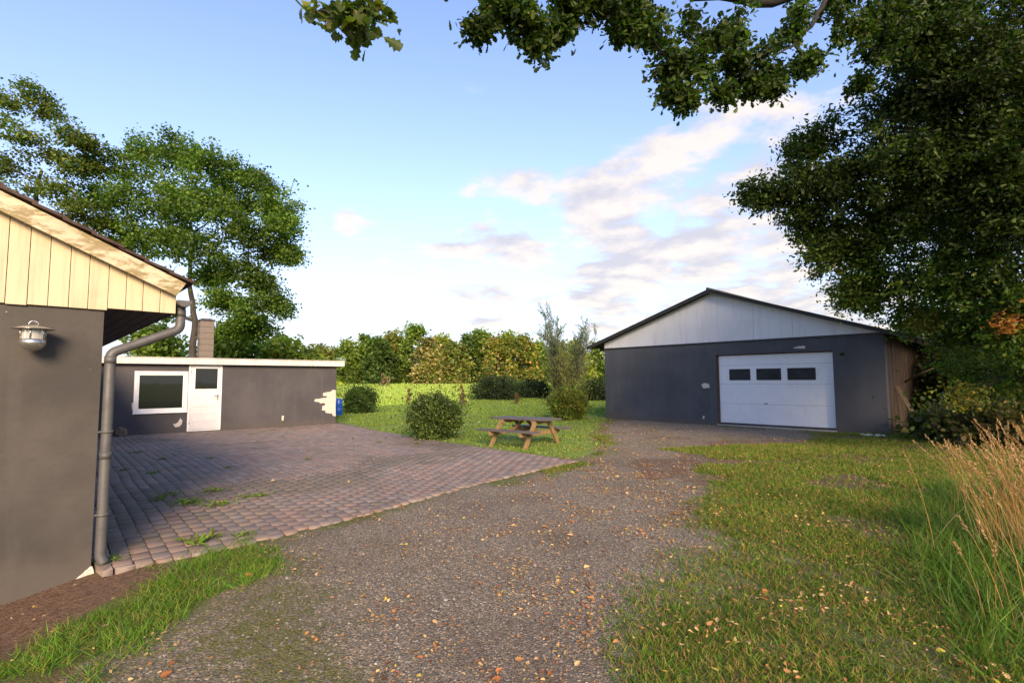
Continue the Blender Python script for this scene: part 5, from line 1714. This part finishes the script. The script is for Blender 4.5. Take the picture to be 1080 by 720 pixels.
# moss and sprigs on the gravel, low weeds
def p_moss(x, y):
    m1 = sstep(poly_sd(x, y, MOSS1) + (fbm(x, y, 0.8, 97) - 0.5) * 1.2, -0.2, 0.6)
    m2 = sstep(0.5 - poly_sd(x, y, GRAVEL), 0, 0.6) * (poly_sd(x, y, GRAVEL) > -0.2) * 0.8
    m3 = 0.10 * sstep(fbm(x, y, 1.4, 99), 0.5, 0.62)
    return np.maximum(np.maximum(m1, m2), m3) * sstep(fbm(x, y, 0.25, 96), 0.46, 0.6) * (poly_sd(x, y, PAVE) < -0.05) * in_view(x, y) * (grass_mask(x, y) < 0.7)
x, y = scatter(200000, (-4, 9, 1.8, 21), p_moss, rng)
lx_, ly_ = GF.loc(x, y); k = ~((lx_ > 0) & (ly_ > -0.05)); x = x[k]; y = y[k]
blades('moss', x, y, rng.uniform(0.008, 0.026, len(x)) * (0.8 + 0.05 * y), 0.005 + 0.001 * y, [(0.11, 0.125, 0.022), (0.085, 0.105, 0.02), (0.14, 0.14, 0.03)], rng, lean=1.0)
# lawn
def p_lawn(x, y):
    m_ = sstep(poly_sd(x, y, LAWN) + (fbm(x, y, 0.6, 98) - 0.5) * 0.8, -0.1, 0.3) * (poly_sd(x, y, PAVE) < -0.02)
    lx_, ly_ = GF.loc(x, y); m_ = m_ * ~((lx_ > -0.1) & (ly_ > -0.1))
    lx_, ly_ = AF.loc(x, y); m_ = m_ * ~((lx_ < 0.02) & (ly_ > -0.02))
    return m_ * (0.35 + 0.65 * sstep(fbm(x, y, 0.9, 94), 0.4, 0.6))
x, y = scatter(230000, (-13, 12, 10, 50), p_lawn, rng)
row = 0.5 + 0.5 * np.sin((x * 0.72 - y * 0.69) * 4.2 + fbm(x, y, 3, 92) * 4)
h = rng.uniform(0.03, 0.085, len(x)) * (0.55 + 0.75 * row)
blades('lawn_grass', x, y, h, 0.016 + 0.0008 * y, [(0.15, 0.23, 0.03), (0.12, 0.195, 0.025), (0.21, 0.28, 0.05), (0.26, 0.26, 0.08)], rng, lean=0.8, wts=[4, 3, 3, 1.0])
# bright crop field
def p_field(x, y):
    return sstep(poly_sd(x, y, FIELD) + (fbm(x, y, 1.5, 88) - 0.5) * 4, -0.8, 1.5) * (np.abs(x) < 0.45 * y)
x, y = scatter(200000, (-32, 16, 26, 62), p_field, rng)
blades('crop', x, y, rng.uniform(0.12, 0.40, len(x)) * (0.55 + 0.45 * sstep(poly_sd(x, y, FIELD), -0.5, 5)) * (0.7 + 0.6 * fbm(x, y, 2.2, 79)), 0.14, [(0.34, 0.44, 0.08), (0.27, 0.38, 0.06), (0.40, 0.48, 0.12), (0.46, 0.48, 0.18)], rng, lean=0.35, wts=[4, 3, 3, 1])

# loose gravel stones
rng = np.random.default_rng(151)
def p_grav(x, y):
    return sstep(poly_sd(x, y, GRAVEL) + (fbm(x, y, 0.4, 86) - 0.5) * 0.8, -0.2, 0.4) * (poly_sd(x, y, PAVE) < 0.01) * in_view(x, y) * np.clip(3.6 / y, 0.05, 1) ** 1.3
x, y = scatter(330000, (-4, 9, 1.9, 21), p_grav, rng)
lx_, ly_ = GF.loc(x, y); k = ~((lx_ > 0) & (ly_ > -0.05)); x = x[k]; y = y[k]
n = len(x)
octa = np.array([(1, 0, 0), (0.3, 0.9, 0), (-0.8, 0.6, 0), (-0.8, -0.6, 0), (0.3, -0.9, 0), (0.1, 0.1, 0.75), (0.25, -0.25, 0.6)])
octf = np.array([(0, 1, 5), (1, 2, 5), (2, 3, 5), (3, 6, 5), (3, 4, 6), (4, 0, 6), (0, 5, 6)])
s_ = np.clip(rng.lognormal(math.log(0.0062), 0.42, n), 0.003, 0.019) * (0.8 + 0.05 * y); a_ = rng.uniform(0, 6.28, n); asp = rng.uniform(0.6, 1.0, n)
oo = octa[None] * np.stack([s_, s_ * asp, s_ * rng.uniform(0.5, 0.9, n)], 1)[:, None] + rng.normal(0, 0.12, (n, 7, 3)) * s_[:, None, None]
V = np.stack([oo[..., 0] * np.cos(a_)[:, None] - oo[..., 1] * np.sin(a_)[:, None], oo[..., 0] * np.sin(a_)[:, None] + oo[..., 1] * np.cos(a_)[:, None], oo[..., 2]], -1)
V += np.stack([x, y, hgt(x, y) + 0.001], 1)[:, None]
gp = np.array([(0.13, 0.115, 0.096), (0.18, 0.155, 0.128), (0.098, 0.087, 0.074), (0.25, 0.21, 0.165), (0.21, 0.14, 0.095), (0.38, 0.34, 0.28)])
c = gp[rng.choice(6, n, p=[.28, .25, .22, .13, .08, .04])] * rng.uniform(0.7, 1.25, (n, 1))
o_ = np_mesh('gravel_stones', V.reshape(-1, 3), (np.arange(n)[:, None, None] * 7 + octf[None]).reshape(-1, 3), M['pebble'], None, np.repeat(c, 7, 0))
o_['kind'] = 'stuff'

# fallen leaves
rng = np.random.default_rng(161)
def p_leaf(x, y):
    u_ = 540 + F_PX * x / y
    dens = 0.26 + 0.55 * np.exp(-((x - 0.9 - 0.10 * (y - 3)) / 1.3) ** 2) + 0.28 * sstep(x - 1.2, 0, 1) * (x < 4.5) + 0.25 * np.exp(-((x + 1.0) / 0.8) ** 2) * (y < 4)
    return dens * (0.15 + 1.2 * sstep(fbm(x, y, 0.42, 84), 0.47, 0.62)) * in_view(x, y) * np.clip(8.0 / y, 0, 1) * (1 - 0.55 * grass_mask(x, y)) * np.where(poly_sd(x, y, PAVE) > 0, 0.10, 1.0)
x, y = scatter(150000, (-5, 8, 1.9, 22), p_leaf, rng)
lx_, ly_ = GF.loc(x, y); k = ~((lx_ > 0) & (ly_ > -0.05)); x = x[k]; y = y[k]
lx_, ly_ = HF.loc(x, y); k = ~((lx_ < 0.05) & (ly_ > -0.03)); x = x[k]; y = y[k]
n = len(x)
pz = hgt(x, y) + 0.012 + rng.uniform(0, 0.008, n) + np.where(poly_sd(x, y, PAVE) > 0, 0.025, 0) + 0.03 * grass_mask(x, y)
dd = rng.normal(0, 1, (n, 3)); dd[:, 2] *= 0.22
nn_ = rng.normal(0, 0.35, (n, 3)); nn_[:, 2] = 1
sz = np.clip(rng.lognormal(math.log(0.0215), 0.40, n), 0.010, 0.06)
V, Fc = leaves(np.stack([x, y, pz], 1), sz, rng, LEAF_OAK, 1.1, dirs=dd, nrm=nn_, curl=0.9)
lp = np.array([(0.40, 0.20, 0.07), (0.48, 0.31, 0.14), (0.33, 0.125, 0.04), (0.58, 0.38, 0.16), (0.20, 0.09, 0.04), (0.52, 0.40, 0.06)])
c = lp[rng.choice(6, n, p=[.27, .23, .18, .14, .12, .06])] * rng.uniform(0.7, 1.2, (n, 1))
o_ = np_mesh('leaf_litter', V, Fc, M['litter'], None, np.repeat(c, 18, 0)); o_['kind'] = 'stuff'

# ------------------------------------------------------------------ dry seeding grass on the right
rng = np.random.default_rng(171)


def stalks(name, root, sp, n, hl, leanx, label, seed, spread=0.22, sx=0.3):
    rg = np.random.default_rng(seed)
    o_ = thing(name, (root[0], root[1], float(hgt(root[0], root[1]))), 0, label, 'grass clump', 'dry grass clumps')
    paths = []; hp = []; hd = []; hc = []
    for k in range(n):
        s0 = np.array([rg.normal(0, sp), rg.normal(0, sp), -0.02]); H = rg.uniform(*hl)
        lx_ = rg.normal(leanx, spread); ly_ = rg.normal(0.05, spread)
        e = s0 + np.array([lx_ * H, ly_ * H, H * 0.94]); md = s0 + np.array([lx_ * H * 0.22, ly_ * H * 0.22, H * 0.55])
        p = bez(s0, md, e, 9)
        paths.append((p, np.linspace(0.0025, 0.0011, 9)))
        if rg.uniform() < 0.85:
            m_ = 40; t = rg.uniform(0.80, 1.0, m_); q = np.stack([np.interp(t * 8, np.arange(9), p[:, i]) for i in range(3)], 1)
            ax_ = unit(p[-1] - p[-2]); hp.append(q + rg.normal(0, 0.004, (m_, 3))); hd.append(ax_ + rg.normal(0, 0.28, (m_, 3)))
            hc.append(np.array([(0.42, 0.25, 0.12), (0.50, 0.33, 0.17), (0.35, 0.20, 0.10)])[rg.integers(0, 3, m_)] * rg.uniform(0.8, 1.2))
    V, Fc = tubes(paths, 4)
    cs = np.array([(0.50, 0.28, 0.09), (0.56, 0.34, 0.12), (0.38, 0.20, 0.07)])[rg.integers(0, 3, n)]
    np_mesh('stalks', V, Fc, M['straw'], o_, np.repeat(cs, 9 * 4, 0), True)
    hp = np.concatenate(hp); hd = np.concatenate(hd); hc = np.concatenate(hc)
    V, Fc = leaves(hp, 0.022 * rg.uniform(0.6, 1.2, len(hp)), rg, LEAF_Q, 0.42, dirs=hd)
    np_mesh('seed_heads', V, Fc, M['straw'], o_, np.repeat(hc, 6, 0))
    nb_ = n * 3
    bp = np.stack([rg.normal(0, sp, nb_), rg.normal(0, sp, nb_), np.full(nb_, -0.01)], 1); bd = rg.normal(0, 0.45, (nb_, 3)); bd[:, 2] = 1
    V, Fc = leaves(bp, rg.uniform(0.2, 0.55, nb_), rg, BLADE, 0.014, dirs=bd, nrm=rg.normal(0, 1, (nb_, 3)) * np.array([1, 1, 0.2]))
    bc_ = np.array([(0.42, 0.30, 0.14), (0.30, 0.24, 0.10), (0.11, 0.15, 0.04)])[rg.integers(0, 3, nb_)]
    np_mesh('dry_blades', V, Fc, M['straw'], o_, np.repeat(bc_, 6, 0))
    return o_


q = at(1108, 600)
stalks('dry_grass_clump', q, 0.20, 170, (0.6, 1.08), -0.10, 'thickest clump of golden dry seeding grass at the right edge', 5, 0.20)
q = at(1150, 565)
stalks('dry_grass_clump', q, 0.30, 150, (0.75, 1.22), -0.16, 'golden dry grass clump running out of the right edge of the picture', 6, 0.20)
q = at(1024, 545)
stalks('dry_grass_clump', q, 0.09, 9, (0.55, 0.95), -0.05, 'few thin dry grass stalks standing left of the thickest clump', 7, 0.08)
q = at(1062, 660)
stalks('dry_grass_clump', q, 0.12, 6, (0.5, 1.0), -0.12, 'sparse dry stalks leaning out of the green grass at lower right', 8, 0.12)

# ------------------------------------------------------------------ weeds in the paving joints
rng = np.random.default_rng(181)


def weed(seed, r, n, lf):
    rg = np.random.default_rng(seed)
    p = np.stack([rg.normal(0, r, n), rg.normal(0, r, n), rg.uniform(0, 0.02, n)], 1)
    d = np.stack([rg.normal(0, 1, n), rg.normal(0, 1, n), rg.uniform(0.2, 0.9, n)], 1)
    V, Fc = leaves(p, lf * rg.uniform(0.6, 1.3, n), rg, LEAF_Q, 0.5, dirs=d, nrm=np.array([0, 0, 1.0]) + rg.normal(0, 0.3, (n, 3)))
    c = np.array([(0.11, 0.19, 0.025), (0.15, 0.23, 0.03), (0.19, 0.22, 0.035)])[rg.integers(0, 3, n)] * rg.uniform(0.8, 1.2, (n, 1))
    return V, Fc, np.repeat(c, 6, 0)


wd = []
for k in range(4):
    V, Fc, c = weed(300 + k, 0.05 + 0.012 * k, 60, 0.055)
    wd.append((V, Fc, c))
WS = [(212, 573, 1.7), (256, 566, 0.9), (225, 519, 1.1), (180, 523, 0.9), (168, 528, 0.9), (196, 531, 1.3), (231, 534, 1.2), (205, 532, 1.0), (222, 484, 0.7), (265, 458, 0.7), (277, 456, 0.8), (288, 454, 0.6), (172, 485, 0.9), (240, 494, 0.6), (162, 500, 0.8), (144, 478, 0.9), (130, 497, 0.7), (275, 524, 0.8), (262, 525, 0.7), (118, 592, 0.8), (440, 468, 0.7), (400, 467, 0.6), (325, 485, 0.6), (500, 478, 0.6)]
proto = []
for k, (u_, v_, s_) in enumerate(WS):
    q = at(u_, v_)
    if k < 4:
        o_ = np_mesh('weed', wd[k][0], wd[k][1], M['blade'], None, wd[k][2]); proto.append(o_)
    else:
        o_ = proto[k % 4].copy(); COL.objects.link(o_)
    o_.location = (q[0], q[1], 0.015); o_.rotation_euler = (0, 0, k * 1.7); o_.scale = (s_, s_, s_ * 0.8)
    tag(o_, 'small green weed growing out of the joints of the brick paving', 'weed', 'weeds in the paving joints')
